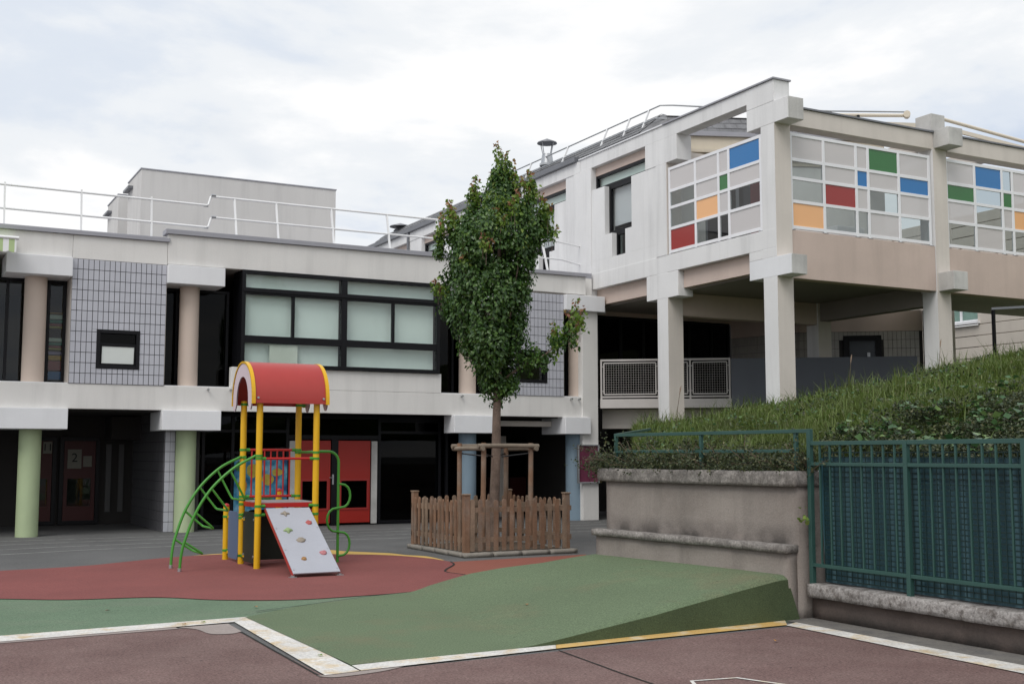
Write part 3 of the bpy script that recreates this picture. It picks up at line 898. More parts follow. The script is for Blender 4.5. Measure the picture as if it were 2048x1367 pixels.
# ---- ground floor glazing (plane y = 27)
G = 27.0
wall_window(HB, 'y', [6.24, 6.42, 7.10, 8.44], [0.02, 2.24, 2.64], G, 'glass_dark', 0.07)
gf = MB()
gf.box(8.44, 10.70, G, G + 0.09, 2.06, 2.16); gf.box(8.44, 12.47, G + 0.001, G + 0.089, 2.56, 2.64)
for u in (8.60, 9.50, 9.60, 10.50):
    gf.box(u, u + 0.07 if u not in (9.50,) else u + 0.10, G + 0.002, G + 0.088, 0.02, 2.06)
gf.build('door_frame', 'black', HB)
pl(MB(), 'y', 8.44, 10.70, 2.16, 2.56, G + .04, G + .046).build('transom_pane', 'glass_dark', HB)
for a, b in ((8.445, 8.595), (10.515, 10.665)):
    B(HB, 'door_jamb', 'concrete', a, b, G - 0.03, G + 0.02, 0.03, 2.02, 0.004)
for a, b in ((8.69, 9.475), (9.665, 10.495)):
    m = MB()
    wz0, wz1, wa, wb = 0.40, 1.08, a + 0.07, b - 0.07
    m.box(a, b, G + 0.01, G + 0.06, 0.06, wz0); m.box(a, b, G + 0.01, G + 0.06, wz1, 2.03)
    m.box(a, wa, G + 0.01, G + 0.06, wz0, wz1); m.box(wb, b, G + 0.01, G + 0.06, wz0, wz1)
    dr = m.build('door', 'doorred', HB)
    frame(MB(), 'y', wa - 0.03, wb + 0.03, wz0 - 0.03, wz1 + 0.03, G - 0.008, G + 0.012, 0.045).build('window_trim', 'doortrim', dr)
    pl(MB(), 'y', wa, wb, wz0, wz1, G + .03, G + .036).build('pane', 'glass_dark', dr)
    if a < 9:
        h = MB().box(9.515, 9.555, G - 0.02, G, 0.98, 1.22).tube([(9.535, G - 0.02, 1.14), (9.535, G - 0.05, 1.14), (9.43, G - 0.05, 1.145)], 0.012, 8)
        h.build('handle', 'galv', dr)
wall_window(HB, 'y', [10.70, 12.40], [0.02, 2.24, 2.56], G + 0.003, 'glass_dark', 0.07)
wall_window(HB, 'y', [12.44, 12.95], [0.02, 2.24, 2.56], G - 0.2, 'glass_dark', 0.06)
B(HB, 'side_panel', 'front', 12.52, 12.86, G - 0.05, G, 0.05, 2.15)
B(HB, 'blind', 'interior', 10.80, 12.36, G + 0.15, G + 0.17, 0.2, 2.2)
# ---- covered passage on the left with tiled side wall and red doors at its end
pw = B(HB, 'passage_wall', 'joint', 5.46, 6.22, 26.52, 30.5, 0, 2.66)
tl = MB()
nz = 12
for j in range(nz):
    z0, z1 = j * 0.22 + 0.005, (j + 1) * 0.22 - 0.005
    if z1 > 2.64: z1 = 2.64
    for i in range(13):
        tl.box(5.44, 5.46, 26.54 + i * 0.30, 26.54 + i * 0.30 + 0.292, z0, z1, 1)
    for i in range(2):
        tl.box(5.462 + i * 0.11, 5.462 + i * 0.11 + 0.103, 26.50, 26.52, z0, z1)
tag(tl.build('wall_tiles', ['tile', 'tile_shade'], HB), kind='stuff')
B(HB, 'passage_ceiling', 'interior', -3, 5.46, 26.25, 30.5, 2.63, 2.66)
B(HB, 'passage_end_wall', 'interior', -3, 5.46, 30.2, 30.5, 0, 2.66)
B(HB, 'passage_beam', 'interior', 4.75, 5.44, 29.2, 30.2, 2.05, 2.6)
for a, b in ((2.9, 3.55), (3.824, 4.545)):
    m = MB()
    m.box(a, b, 30.12, 30.18, 0.08, 0.45); m.box(a, b, 30.12, 30.18, 1.12, 2.02)
    m.box(a, a + 0.09, 30.12, 30.18, 0.45, 1.12); m.box(b - 0.09, b, 30.12, 30.18, 0.45, 1.12)
    dr = m.build('door', 'doordim', HB)
    pl(MB(), 'y', a + .09, b - .09, 0.45, 1.12, 30.14, 30.146).build('pane', 'glass', dr)
    frame(MB(), 'y', a - 0.1, b + 0.1, 0.02, 2.12, 30.10, 30.19, 0.09).build('door_frame', 'black', dr)
for a, b in ((4.80, 4.92), (5.1, 5.22)):
    B(HB, 'side_light', 'sidelight', a, b, 30.15, 30.18, 0.3, 1.95)
# paper sheets on the passage doors
def text_mesh(body, size, name, mat, parent, loc, rotz=0.0):
    c = bpy.data.curves.new(name, 'FONT'); c.body = body; c.size = size; c.extrude = 0.001
    c.align_x = 'CENTER'; c.align_y = 'CENTER'
    t = bpy.data.objects.new(name, c); COL.objects.link(t)
    bpy.context.view_layer.update()
    me = bpy.data.meshes.new_from_object(t.evaluated_get(bpy.context.evaluated_depsgraph_get()))
    bpy.data.objects.remove(t)
    me.materials.clear(); me.materials.append(M[mat])
    o = bpy.data.objects.new(name, me); COL.objects.link(o)
    o.rotation_euler = (R(90), 0, rotz)
    o.parent = parent
    o.location = Vector(loc) - WO[parent.name]
    WO[o.name] = Vector(loc)
    return o


ps = thing('paper_sign', (4.06, 30.1, 1.36), 'cream paper sheet with a large black 2 taped to the red passage door', 'sign')
B(ps, 'sheet', 'paper_shaded', 3.90, 4.22, 30.108, 30.112, 1.36, 1.82)
text_mesh('2', 0.30, 'numeral', 'ink', ps, (4.06, 30.105, 1.61))
ps = thing('paper_sign', (3.42, 30.1, 1.72), 'white paper sheet with two strokes on the left red passage door', 'sign')
B(ps, 'sheet', 'paper_shaded', 3.34, 3.54, 30.108, 30.112, 1.72, 2.0)
text_mesh('11', 0.24, 'numeral', 'ink', ps, (3.44, 30.105, 1.86))
tag(B(None, 'paper_sign', 'paper_shaded', 4.26, 4.46, 30.108, 30.112, 1.40, 1.66), 'small blank white sheet right of the sheet with the 2 on the red passage door', 'sign')
# ---- passage on the right
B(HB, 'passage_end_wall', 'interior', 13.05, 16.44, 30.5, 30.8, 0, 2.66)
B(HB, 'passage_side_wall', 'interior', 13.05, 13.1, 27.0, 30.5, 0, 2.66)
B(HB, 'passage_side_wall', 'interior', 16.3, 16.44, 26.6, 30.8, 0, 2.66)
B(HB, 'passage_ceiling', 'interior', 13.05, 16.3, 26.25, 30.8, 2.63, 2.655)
B(HB, 'shutter_box', 'front', 13.49, 15.36, 26.55, 26.72, 2.42, 2.56, 0.008)
B(HB, 'passage_pier', 'front', 14.7, 15.1, 28.6, 28.75, 0, 2.2)
for a, b in ((15.75, 16.02), (16.06, 16.28)):
    pass
for a, b in ((15.0, 15.62), (15.72, 16.28)):
    dr = B(HB, 'door', 'doordim', a, b, 29.6, 29.65, 0.05, 1.05)
    frame(MB(), 'y', a - .04, b + .04, 0.02, 2.1, 29.58, 29.67, 0.05).build('door_frame', 'black', dr)
    pl(MB(), 'y', a + .01, b - .01, 1.05, 2.05, 29.62, 29.626).build('pane', 'glass_dark', dr)

# ---- things on the building
# notice board
nb = thing('notice_board', (16.1, 25.92, 0.957), 'notice board of burgundy cloth in a grey metal frame on the white pilaster', 'notice board')
frame(MB(), 'y', 15.78, 16.425, 0.957, 1.955, 25.90, 25.966, 0.035).build('frame', 'galv', nb, bevel=0.004)
m = MB()
for i in range(13):
    for j in range(19):
        x, z = lerp(15.812, 16.393, i / 12), lerp(0.99, 1.922, j / 18)
        m.v.append((x, 25.94 + 0.008 * noise.noise(Vector((x * 6, z * 4, 1.0))) + 0.006 * math.sin((x + z * 0.7) * 16), z))
for i in range(12):
    for j in range(18):
        a = i * 19 + j
        m.f.append((a, a + 19, a + 20, a + 1)); m.m.append(0)
m.build('cloth', 'burgundy', nb, smooth='all')
# mural hung on the glazing
mu = thing('mural', (7.76, 26.95, 0.39), "child's underwater mural in blue, yellow and green leaning on the ground floor glass", 'mural')
B(mu, 'panel', 'mural', 7.13, 8.39, 26.955, 26.975, 0.39, 1.585)
def blob(cx, cz, rx, rz, seed, n=14):
    out = []
    for k in range(n):
        a = 2 * math.pi * k / n
        q = 1 + 0.22 * noise.noise(Vector((math.cos(a) * 1.7 + seed, math.sin(a) * 1.7, seed)))
        out.append((cx + rx * q * math.cos(a), cz + rz * q * math.sin(a)))
    return out
for k, (cx, cz, rx, rz, mt) in enumerate(((7.33, 0.98, 0.12, 0.15, 'mural_orange'), (7.55, 1.33, 0.13, 0.16, 'mural_yellow'), (7.92, 1.12, 0.15, 0.13, 'mural_yellow'), (8.15, 1.28, 0.13, 0.09, 'mural_yellow'),
                                          (7.42, 0.62, 0.2, 0.12, 'mural_green'), (7.85, 0.66, 0.2, 0.1, 'mural_green'), (8.2, 0.55, 0.14, 0.16, 'mural_green'), (7.33, 0.98, 0.07, 0.09, 'paper'), (7.22, 1.42, 0.06, 0.12, 'mural_green'))):
    y = 26.954 - 0.001 * k
    MB().prism(blob(cx, cz, rx, rz, k * 3.3), 'y', y - 0.0008, y).build('painted_shape', mt, mu)
tag(B(None, 'low_panel', 'toyblue', 6.95, 8.42, 26.62, 26.94, 0.0, 0.36, 0.02), 'low blue panel standing on the ground under the mural', 'panel')
# toy shelf in the left upper window
sh = thing('toy_shelf', (3.14, 26.95, 3.21), 'shelf of coloured toy boxes seen through the narrow left upper window', 'shelf')
frame(MB(), 'y', 2.86, 3.32, 3.21, 4.75, 26.82, 27.2, 0.015).build('frame', 'toyorange', sh)
for mt, q0, q1 in (('toyblue', 3.30, 3.47), ('toyred', 3.50, 3.70), ('toyorange', 3.72, 3.82), ('toylilac', 3.84, 3.90), ('toyyellow', 3.95, 3.98), ('toyred', 3.99, 4.03), ('toyteal', 4.05, 4.10),
                   ('paper', 4.12, 4.20), ('toyyellow', 4.42, 4.45), ('toyred', 4.46, 4.51), ('toyteal', 4.53, 4.59), ('paper', 4.61, 4.70)):
    B(sh, 'toy_box', mt, 2.90, 3.29, 26.80, 27.1, q0, q1, 0.008)
# awning end at the left edge
aw = thing('awning', (1.9, 25.2, 5.65), 'white awning roller with green scalloped valance at the left end of the upper floor', 'awning')
T(aw, 'roller', 'whitemetal', [(0.0, 24.9, 5.985), (2.16, 24.9, 5.985)], 0.035, 12)
m = MB().tube([(1.95, 24.9, 5.98), (1.95, 25.6, 6.0), (1.95, 26.0, 6.0)], 0.018, 8)
m.build('arm', 'whitemetal', aw)
vm = MB()
n = 60
for i in range(n + 1):
    x = lerp(0.0, 2.12, i / n)
    bot = 5.72 - 0.03 * abs(math.sin(x * math.pi / 0.18))
    vm.v += [(x, 24.89, 5.96), (x, 24.885, bot)]
for i in range(n):
    vm.f.append((2 * i, 2 * i + 1, 2 * i + 3, 2 * i + 2)); vm.m.append(int(lerp(0.0, 2.12, (i + .5) / n) / 0.09) % 2)
vm.build('valance', ['awngreen', 'whitemetal'], aw)
m = MB().add([(0, 24.9, 6.0), (2.12, 24.9, 6.0), (2.12, 25.99, 6.16), (0, 25.99, 6.16)], [(0, 1, 2, 3)])
m.build('canopy', 'awngreen', aw)

# ---- white guard rail along the roof edge
rr = thing('roof_railing', (7.0, 26.35, 6.5), 'white tubular guard rail along the flat roof edge of the main building', 'railing')
posts = [(-1.1, 0), (0.45, 0), (1.98, 0), (3.51, 0), (4.99, 0), (6.885, 1), (7.873, 1), (9.232, 1), (10.669, 1), (12.012, 1), (13.3, 1), (15.12, 2)]
for u, k in posts:
    z0 = (6.42, 6.62, 6.42)[k]
    ln = (0.06, 0.24, 0.34)[k]
    m = MB().bar((u, 26.28, z0), (u - 0.01, 26.28 + ln, z0 + 0.98), 0.035, 0.06, up=(0, 1, 0))
    m.build('post', 'whitemetal', rr)
def rail(pts, r=0.025):
    T(rr, 'rail', 'whitemetal', pts, r, 8)
for f in (0.42, 0.93):
    def pt(u, z0, ln): return (u, 26.28 + ln * f, z0 + f)
    rail([pt(-2.5, 6.44, .05), pt(6.18, 6.40, .05), pt(6.24, 6.42, .08), pt(6.30, 6.62, .12), pt(6.38, 6.655, .24), pt(13.9, 6.655, .24)])
    rail([pt(14.2, 6.42, .34), pt(15.6, 6.42, .34), (16.50, 26.95, 6.42 + f)], 0.02)
    for u in (6.19, 6.36):
        z = 6.40 if u < 6.3 else 6.655
        T(rr, 'elbow', 'galv', [pt(u - 0.05, z, .1), pt(u + 0.05, z, .1)], 0.03, 8)
# ---- windowless grey block on the roof
gb = thing('roof_block', (8.8, 33, 6.5), 'windowless grey rendered block with stepped outline rising behind the roof rail', 'building')
B(gb, 'tower_wall', 'greywall', 5.94, 11.62, 33.0, 35.0, 6.5, 9.60, 0.01)
B(gb, 'roof_edge', 'zinc', 5.92, 11.64, 32.98, 35.02, 9.602, 9.635)
B(gb, 'rear_wall', 'greywall', 5.93, 11.40, 36.6, 38.5, 6.5, 9.58, 0.01)
B(gb, 'roof_edge', 'zinc', 5.91, 11.42, 36.58, 38.52, 9.582, 9.615)
B(gb, 'gutter_end', 'zinc_dark', 5.80, 5.938, 34.2, 35.05, 9.30, 9.37)
B(gb, 'gutter_end', 'zinc_dark', 5.79, 5.928, 37.7, 38.6, 9.22, 9.29)

# ================================================================== wing on columns (left face x = 16.5, front face y = 18.95)
X0, Y0 = 16.5, 18.95
WG = thing('school_wing', (X0, Y0, 0), 'raised white wing on square columns with screens of red, blue, green and orange panes', 'building')
# square columns, each from the bank up to the beams
def column(x, y, z0, z1, w=0.44, mats=('wing', 'front')):
    m = MB()
    m.add([(x, y, z0), (x + w, y, z0), (x + w, y + w, z0), (x, y + w, z0), (x, y, z1), (x + w, y, z1), (x + w, y + w, z1), (x, y + w, z1)],
          [(0, 3, 2, 1), (4, 5, 6, 7), (2, 3, 7, 6), (1, 2, 6, 5)], 1)
    m.add([(x, y, z0), (x + w, y, z0), (x + w, y, z1), (x, y, z1)], [(0, 1, 2, 3)], 1)
    m.add([(x, y, z0), (x, y + w, z0), (x, y + w, z1), (x, y, z1)], [(0, 3, 2, 1)], 0)
    return m.build('column', [mats[0], mats[1]], WG)


column(X0, Y0, 1.0, 8.78)
column(X0, 22.89, 1.0, 8.78)
column(21.28, Y0 + 0.012, 2.0, 8.82)
column(25.9, Y0 + 0.012, 2.0, 8.82)
column(21.28, 22.9, 2.0, 8.7)
column(25.9, 22.9, 2.0, 8.7)
# heads of the columns (blocks running along y) and the parapet frame on the left face
e = 0.003
for (y0, y1, z0, z1) in ((18.52, 19.85, 8.78, 9.255), (22.46, 23.79, 8.78, 9.40)):
    B(WG, 'column_head', 'wing', X0 - e, X0 + 0.44, y0, y1, z0, z1, 0.01)
B(WG, 'parapet_post', 'wing', X0 - e, X0 + 0.44, Y0 - 0.004, 19.85, 9.257, 9.735, 0.01)
B(WG, 'parapet_beam', 'wing', X0 + 0.002, X0 + 0.34, 19.852, 26.9, 9.40, 9.735, 0.008)
B(WG, 'parapet_cap', 'zinc', X0 - 0.04, X0 + 0.47, Y0 - 0.04, 23.0, 9.737, 9.775, 0.004)
B(WG, 'parapet_cap', 'whiteframe', X0 - 0.03, X0 + 0.47, 23.003, 26.95, 9.737, 9.772, 0.004)
# same heads below the terrace floor
for (y0, y1) in ((18.52, 19.85), (22.47, 23.78), (26.34, 27.6)):
    B(WG, 'column_head', 'wing' if y0 > 19 else 'block', X0 - e, X0 + 0.44, y0, y1, 5.462, 6.078 if y0 > 19 else 5.88, 0.01)
B(WG, 'column_head', 'wing', X0 - e, X0 + 0.438, 18.96, 19.85, 5.882, 6.078, 0.008)
B(WG, 'floor_beam', 'wing', X0 - 0.002, X0 + 0.34, 18.96, 26.9, 6.08, 6.50, 0.008)
B(WG, 'edge_beam', 'pinkbeam', X0 + 0.16, X0 + 0.34, 19.86, 22.46, 5.66, 6.078)
B(WG, 'edge_beam', 'pinkbeam', X0 + 0.16, X0 + 0.34, 23.79, 26.33, 5.66, 6.078)
# bare concrete heads on the front face: lie along y too, sticking out
for x in (21.33, 25.95):
    B(WG, 'column_head', 'concrete', x, x + 0.46, 18.52, 19.5, 8.82, 9.245, 0.01)
    B(WG, 'column_head', 'concrete', x, x + 0.46, 18.52, 19.5, 5.45, 5.88, 0.01)
    B(WG, 'parapet_post', 'concrete', x - 0.05, x + 0.40, 18.97, 19.45, 9.247, 9.66, 0.01)
B(WG, 'head_face', 'concrete', X0 + 0.03, X0 + 0.435, 18.512, 18.519, 8.79, 9.25)
B(WG, 'head_face', 'concrete', X0 + 0.03, X0 + 0.435, 18.512, 18.519, 5.47, 5.875)
for a, b in ((16.945, 21.325), (21.795, 25.945), (26.4, 30.0)):
    B(WG, 'front_beam', 'front', a, b, Y0 + 0.03, Y0 + 0.40, 8.80, 9.19, 0.008)
    B(WG, 'parapet_cap', 'zinc_dark', a, b, Y0 - 0.01, Y0 + 0.42, 9.193, 9.235, 0.004)
for a, b in ((16.945, 21.275), (21.725, 25.895), (26.35, 30.0)):
    B(WG, 'pink_panel', 'pink', a, b, Y0 + 0.035, Y0 + 0.30, 5.452, 6.50, 0.008)
# terrace floor, soffit of the gallery, cross beams
B(WG, 'terrace_floor', 'terrace', X0 + 0.345, 22.6, Y0 + 0.305, 27.0, 6.10, 6.46)
B(WG, 'terrace_floor', 'terrace', 22.605, 30.0, Y0 + 0.305, 22.4, 6.10, 6.46)
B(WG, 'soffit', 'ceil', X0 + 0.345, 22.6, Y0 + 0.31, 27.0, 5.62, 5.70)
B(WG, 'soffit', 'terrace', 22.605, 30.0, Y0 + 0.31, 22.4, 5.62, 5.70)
B(WG, 'cross_beam', 'pinkbeam', 16.95, 21.28, 22.95, 23.25, 5.06, 5.615)
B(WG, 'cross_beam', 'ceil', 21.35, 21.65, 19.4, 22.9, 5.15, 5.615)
B(WG, 'roof_beam', 'front', 17.0, 21.28, 22.95, 23.25, 8.70, 9.15)
B(WG, 'roof_beam', 'front', 21.33, 21.65, 19.52, 22.9, 8.75, 9.15)
B(WG, 'roof_beam', 'front', 23.4, 23.65, 19.4, 22.95, 8.85, 9.15)

# ---- closed part of the left face, with stepped slot windows
bays = [23.79, 27.69, 31.45, 35.2, 39.0]
m = MB()
sills = []
Lw = 2.54
def hole_wall(m, y):
    """wall strip round one stepped window that starts at y"""
    return y, y + Lw


prev = 23.33
B(WG, 'wall', 'wing', X0 + 0.01, X0 + 0.33, 23.335, 43.4, 6.502, 6.83)
for k, y in enumerate(bays):
    y1 = y + Lw
    s0, s1 = y + 0.64, y + 1.90
    t0, t1 = y + 0.94, y + 1.56
    m = MB()
    x0, x1 = X0 + 0.01, X0 + 0.33
    m.box(x0, x1, prev, y, 6.832, 9.398 if k == 0 else 9.70)
    if k: m.box(x0, x1, y, y1, 9.405, 9.70)
    m.box(x0, x1, y, s0, 6.832, 8.775); m.box(x0, x1, s1, y1, 6.832, 8.775)
    m.box(x0, x1, s0, t0, 6.832, 7.465); m.box(x0, x1, t1, s1, 6.832, 7.465)
    m.build('wall', 'wing', WG)
    prev = y1
    # recess lining: pink lintel face and frames set back
    B(WG, 'lintel', 'pinkbeam', X0 + 0.14, X0 + 0.33, y + 0.005, y1 - 0.005, 9.17, 9.397)
    fm = MB()
    frame(fm, 'x', y + 0.002, y1 - 0.002, 8.777, 9.168, X0 + 0.15, X0 + 0.24, 0.075)
    frame(fm, 'x', s0 + 0.002, s1 - 0.002, 7.467, 8.775, X0 + 0.15, X0 + 0.24, 0.09)
    frame(fm, 'x', t0 + 0.002, t1 - 0.002, 6.834, 7.465, X0 + 0.15, X0 + 0.24, 0.06)
    wf = fm.build('window', 'black', WG, bevel=0.004)
    for (a, b, q0, q1, mt) in ((y + .077, y1 - .077, 8.852, 9.093, 'glass_film'), (s0 + .09, s1 - .09, 7.557, 8.685, 'glass_film'), (t0 + .06, t1 - .06, 6.894, 7.405, 'glass')):
        pl(MB(), 'x', a, b, q0, q1, X0 + 0.19, X0 + 0.196).build('pane', mt, wf)
    pl(MB(), 'x', y + .05, y1 - .05, 8.80, 9.15, X0 + 0.28, X0 + 0.30).build('blind', 'curtain', wf)
    pl(MB(), 'x', s0 + .05, s1 - .05, 7.7, 8.7, X0 + 0.28, X0 + 0.30).build('blind', 'lilacblind', wf)
B(WG, 'wall', 'wing', X0 + 0.01, X0 + 0.33, prev, 43.4, 6.832, 9.70)
B(WG, 'inner_wall', 'interior', 20.0, 20.2, 24.5, 43.4, 6.5, 9.6)
B(WG, 'inner_floor', 'interior', X0 + 0.33, 20.0, 24.5, 43.4, 6.5, 6.56)
B(WG, 'inner_ceiling', 'interior', X0 + 0.33, 20.2, 24.5, 43.4, 9.6, 9.66)
B(WG, 'pilaster', 'wing', X0 - 0.012, X0 + 0.009, 26.34, 27.25, 6.505, 9.395, 0.004)
B(WG, 'pilaster', 'wing', X0 - 0.012, X0 + 0.009, 22.90, 23.33, 6.505, 8.775, 0.004)
B(WG, 'fascia_panel', 'wing', X0 - 0.006, X0 + 0.009, 26.91, 43.4, 9.40, 9.72, 0.004)
# gutter and slated mansard
B(WG, 'gutter', 'zinc_dark', X0 - 0.10, X0 + 0.15, 27.05, 43.6, 9.722, 9.87, 0.01)
sl = MB()
def slates(mb, p0, p1, rise, course, wid, lift=0.016):
    """courses of separate slates on a slope from edge p0-p1 rising by vector rise"""
    p0, p1, rise = Vector(p0), Vector(p1), Vector(rise)
    along = (p1 - p0); Ln = along.length; along.normalize()
    nrm = along.cross(rise).normalized()
    if nrm.z < 0: nrm = -nrm
    nr = max(1, int(rise.length / course))
    st = rise / nr
    for r in range(nr):
        n = int(Ln / wid)
        for i in range(n + 1):
            a = max(0, (i - (0.5 if r % 2 else 0)) * wid); b = min(Ln, a + wid - 0.012 - (wid / 2 if (i == 0 and r % 2) else 0))
            if b - a < 0.03: continue
            q = p0 + along * a + st * r; w = along * (b - a)
            k = rng.uniform(0.7, 1.3)
            c = [q + nrm * lift * k, q + w + nrm * lift * k, q + w + st * 1.15, q + st * 1.15]
            lo = [q, q + w]
            mb.add(c + lo, [(0, 1, 2, 3), (4, 5, 1, 0)])


slates(sl, (X0 + 0.12, 43.4, 9.86), (X0 + 0.12, 24.2, 9.86), (0.72, 0, 0.60), 0.22, 0.32)
tag(sl.build('slates', 'slate', WG), kind='stuff')
MB().add([(X0 + 0.12, 43.4, 9.84), (X0 + 0.12, 24.2, 9.84), (X0 + 0.86, 24.2, 10.45), (X0 + 0.86, 43.4, 10.45)], [(0, 1, 2, 3)]).build('roof_slope', 'slate', WG)
B(WG, 'roof_top', 'zinc_dark', X0 + 0.84, 24, 26.5, 43.4, 10.40, 10.452)
T(WG, 'downpipe', 'zinc_dark', [(X0 - 0.05, 38.82, 6.55), (X0 - 0.05, 38.82, 9.75)], 0.05, 10)

# ---- rotated rear wall of the terrace, with cornice and slates
DV = Vector((0.93, -0.37, 0)).normalized(); DN = Vector((-DV.y, DV.x, 0))     # along the wall, and away from the viewer
RW = Vector((16.98, 23.42, 0))
def rot_box(mb, a0, a1, d0, d1, z0, z1):
    vs = []
    for z in (z0, z1):
        for (a, d_) in ((a0, d0), (a1, d0), (a1, d1), (a0, d1)):
            p = RW + DV * a + DN * d_
            vs.append((p.x, p.y, z))
    return mb.add(vs, [(0, 3, 2, 1), (4, 5, 6, 7), (0, 1, 5, 4), (1, 2, 6, 5), (2, 3, 7, 6), (3, 0, 4, 7)])


w = MB()
rot_box(w, 0, 0.9, 0, 0.3, 6.47, 8.95); rot_box(w, 2.6, 3.6, 0, 0.3, 6.47, 8.95); rot_box(w, 0.9, 2.6, 0, 0.3, 8.5, 8.95); rot_box(w, 3.6, 5.6, 0, 0.3, 6.47, 8.95)
w.build('terrace_wall', 'render', WG)
fr = MB()
for a in (0.9, 1.72, 2.52):
    rot_box(fr, a, a + 0.08, 0.08, 0.16, 6.47, 8.5)
for a, b in ((0.98, 1.72), (1.80, 2.52)):
    rot_box(fr, a, b, 0.085, 0.155, 8.42, 8.5); rot_box(fr, a, b, 0.085, 0.155, 6.47, 6.6)
dw = fr.build('terrace_door', 'zinc_dark', WG)
for a, b in ((0.98, 1.72), (1.80, 2.52)):
    rot_box(MB(), a, b, 0.11, 0.116, 6.6, 8.42).build('pane', 'glass_dark', dw)
cn = MB()
rot_box(cn, 0, 5.6, -0.03, 0.3, 8.950, 9.100); rot_box(cn, 0, 5.6, -0.12, 0.3, 9.100, 9.200); rot_box(cn, 0, 5.6, -0.20, 0.3, 9.200, 9.280); rot_box(cn, 0, 5.6, -0.05, 0.3, 9.280, 9.640)
cn.build('cornice', 'cornice', WG)
g_ = MB(); rot_box(g_, 0.1, 5.6, -0.12, 0.15, 9.642, 9.760); g_.build('gutter', 'zinc', WG)
sl = MB()
p0 = RW + DV * 0.1 + DN * 0.12; p1 = RW + DV * 5.6 + DN * 0.12
slates(sl, (p0.x, p0.y, 9.760), (p1.x, p1.y, 9.760), (DN.x * 0.45, DN.y * 0.45, 0.55), 0.22, 0.32)
tag(sl.build('slates', 'slate', WG), kind='stuff')
MB().add([(p0.x, p0.y, 9.740), (p1.x, p1.y, 9.740), (p1.x + DN.x * .5, p1.y + DN.y * .5, 10.350), (p0.x + DN.x * .5, p0.y + DN.y * .5, 10.350)], [(0, 1, 2, 3)]).build('roof_slope', 'slate', WG)
MB().add([(X0 + 0.12, 24.2, 9.86), (p0.x, p0.y, 9.76), (p0.x + DN.x * .5, p0.y + DN.y * .5, 10.36), (X0 + 0.86, 24.2, 10.46)], [(0, 1, 2, 3)]).build('roof_hip', 'slate', WG)
q0, q1 = p0 + DN * .4, p1 + DN * .4
MB().add([(q0.x, q0.y, 10.320), (q1.x, q1.y, 10.320), (24, 30, 10.320), (17.3, 30, 10.320), (17.3, 25.0, 10.320)], [(0, 1, 2, 3, 4)]).build('roof_top', 'zinc_dark', WG)
cp = RW + DV * 2.3 + DN * (-0.1)
MB().tube([(cp.x, cp.y - 0.02, 9.47), (cp.x - 0.02, cp.y - 0.16, 9.47)], 0.07, 12).build('overflow_pipe', 'black', WG, smooth=True)

# ---- glazed screens with coloured panes
C_, Fz, Bl, Gr, Rd, Og = 'pane_clear', 'pane_frost', 'pane_blue', 'pane_green', 'pane_red', 'pane_orange'
NAMES = {C_: 'clear_pane', Fz: 'frosted_pane', Bl: 'blue_pane', Gr: 'green_pane', Rd: 'red_pane', Og: 'orange_pane'}
ZR = [6.57, 7.135, 7.65, 8.06, 8.61]
def screen(plane, cuts, d0, rows, name_thing=None):
    w = 0.072
    m = MB()
    lo, hi = min(cuts), max(cuts)
    for k, z in enumerate(ZR):
        pl(m, plane, lo, hi, z - w / 2, z + w / 2, d0 + 0.002, d0 + 0.048)
    for k, c in enumerate(cuts):
        pl(m, plane, c - w / 2, c + w / 2, 6.505, ZR[-1] + w / 2 + 0.002, d0, d0 + 0.05)
    sc = m.build('glazed_screen', 'whiteframe', WG, bevel=0.004)
    for c in cuts:
        pl(MB(), plane, c - 0.07, c + 0.07, 6.503, 6.512, d0 - 0.03, d0 + 0.06).build('foot', 'galv', sc)
    for r, row in enumerate(rows):            # rows listed top to bottom
        z0, z1 = ZR[3 - r] + w / 2, ZR[4 - r] - w / 2
        for i, mt in enumerate(row):
            a, b = sorted((cuts[i], cuts[i + 1]))
            pl(MB(), plane, a + w / 2, b - w / 2, z0, z1, d0 + 0.02, d0 + 0.028).build(NAMES[mt], mt, sc)
    return sc


screen('x', [22.83, 21.80, 20.93, 20.56, 19.46], X0 + 0.03, [[Fz, Fz, Fz, Bl], [C_, Fz, Gr, Fz], [C_, Og, Fz, C_], [Rd, C_, C_, Fz]])
screen('y', [17.0, 17.94, 18.90, 19.265, 20.215, 21.19], Y0 + 0.06, [[Fz, Fz, Fz, Gr, Fz], [C_, Fz, Bl, Fz, Bl], [C_, Rd, Fz, C_, Fz], [Og, C_, C_, Fz, C_]])
screen('y', [21.76, 22.72, 23.68, 24.05, 25.0, 25.86], Y0 + 0.06, [[Fz, Bl, C_, Fz, Fz], [Gr, C_, Gr, Fz, C_], [Fz, C_, Fz, Og, Fz], [C_, Fz, C_, C_, Rd]])
# ---- strip light on the terrace ceiling
tag(B(None, 'strip_light', 'whiteframe', 18.3, 19.5, 21.2, 21.3, 9.08, 9.155, 0.01), 'white strip light under the terrace roof seen through the screen', 'light')
# objects on the terrace seen through the panes
tag(B(None, 'cupboard', 'whiteframe', 20.2, 21.1, 21.0, 21.4, 6.462, 7.25, 0.01), 'pale cupboard on the terrace behind the lower right pane of the middle screen', 'cupboard')
tag(B(None, 'stored_panel', 'toyred', 17.1, 17.16, 19.9, 20.5, 6.462, 7.9, 0.01), 'red board leaning on the terrace behind the left screen', 'board')

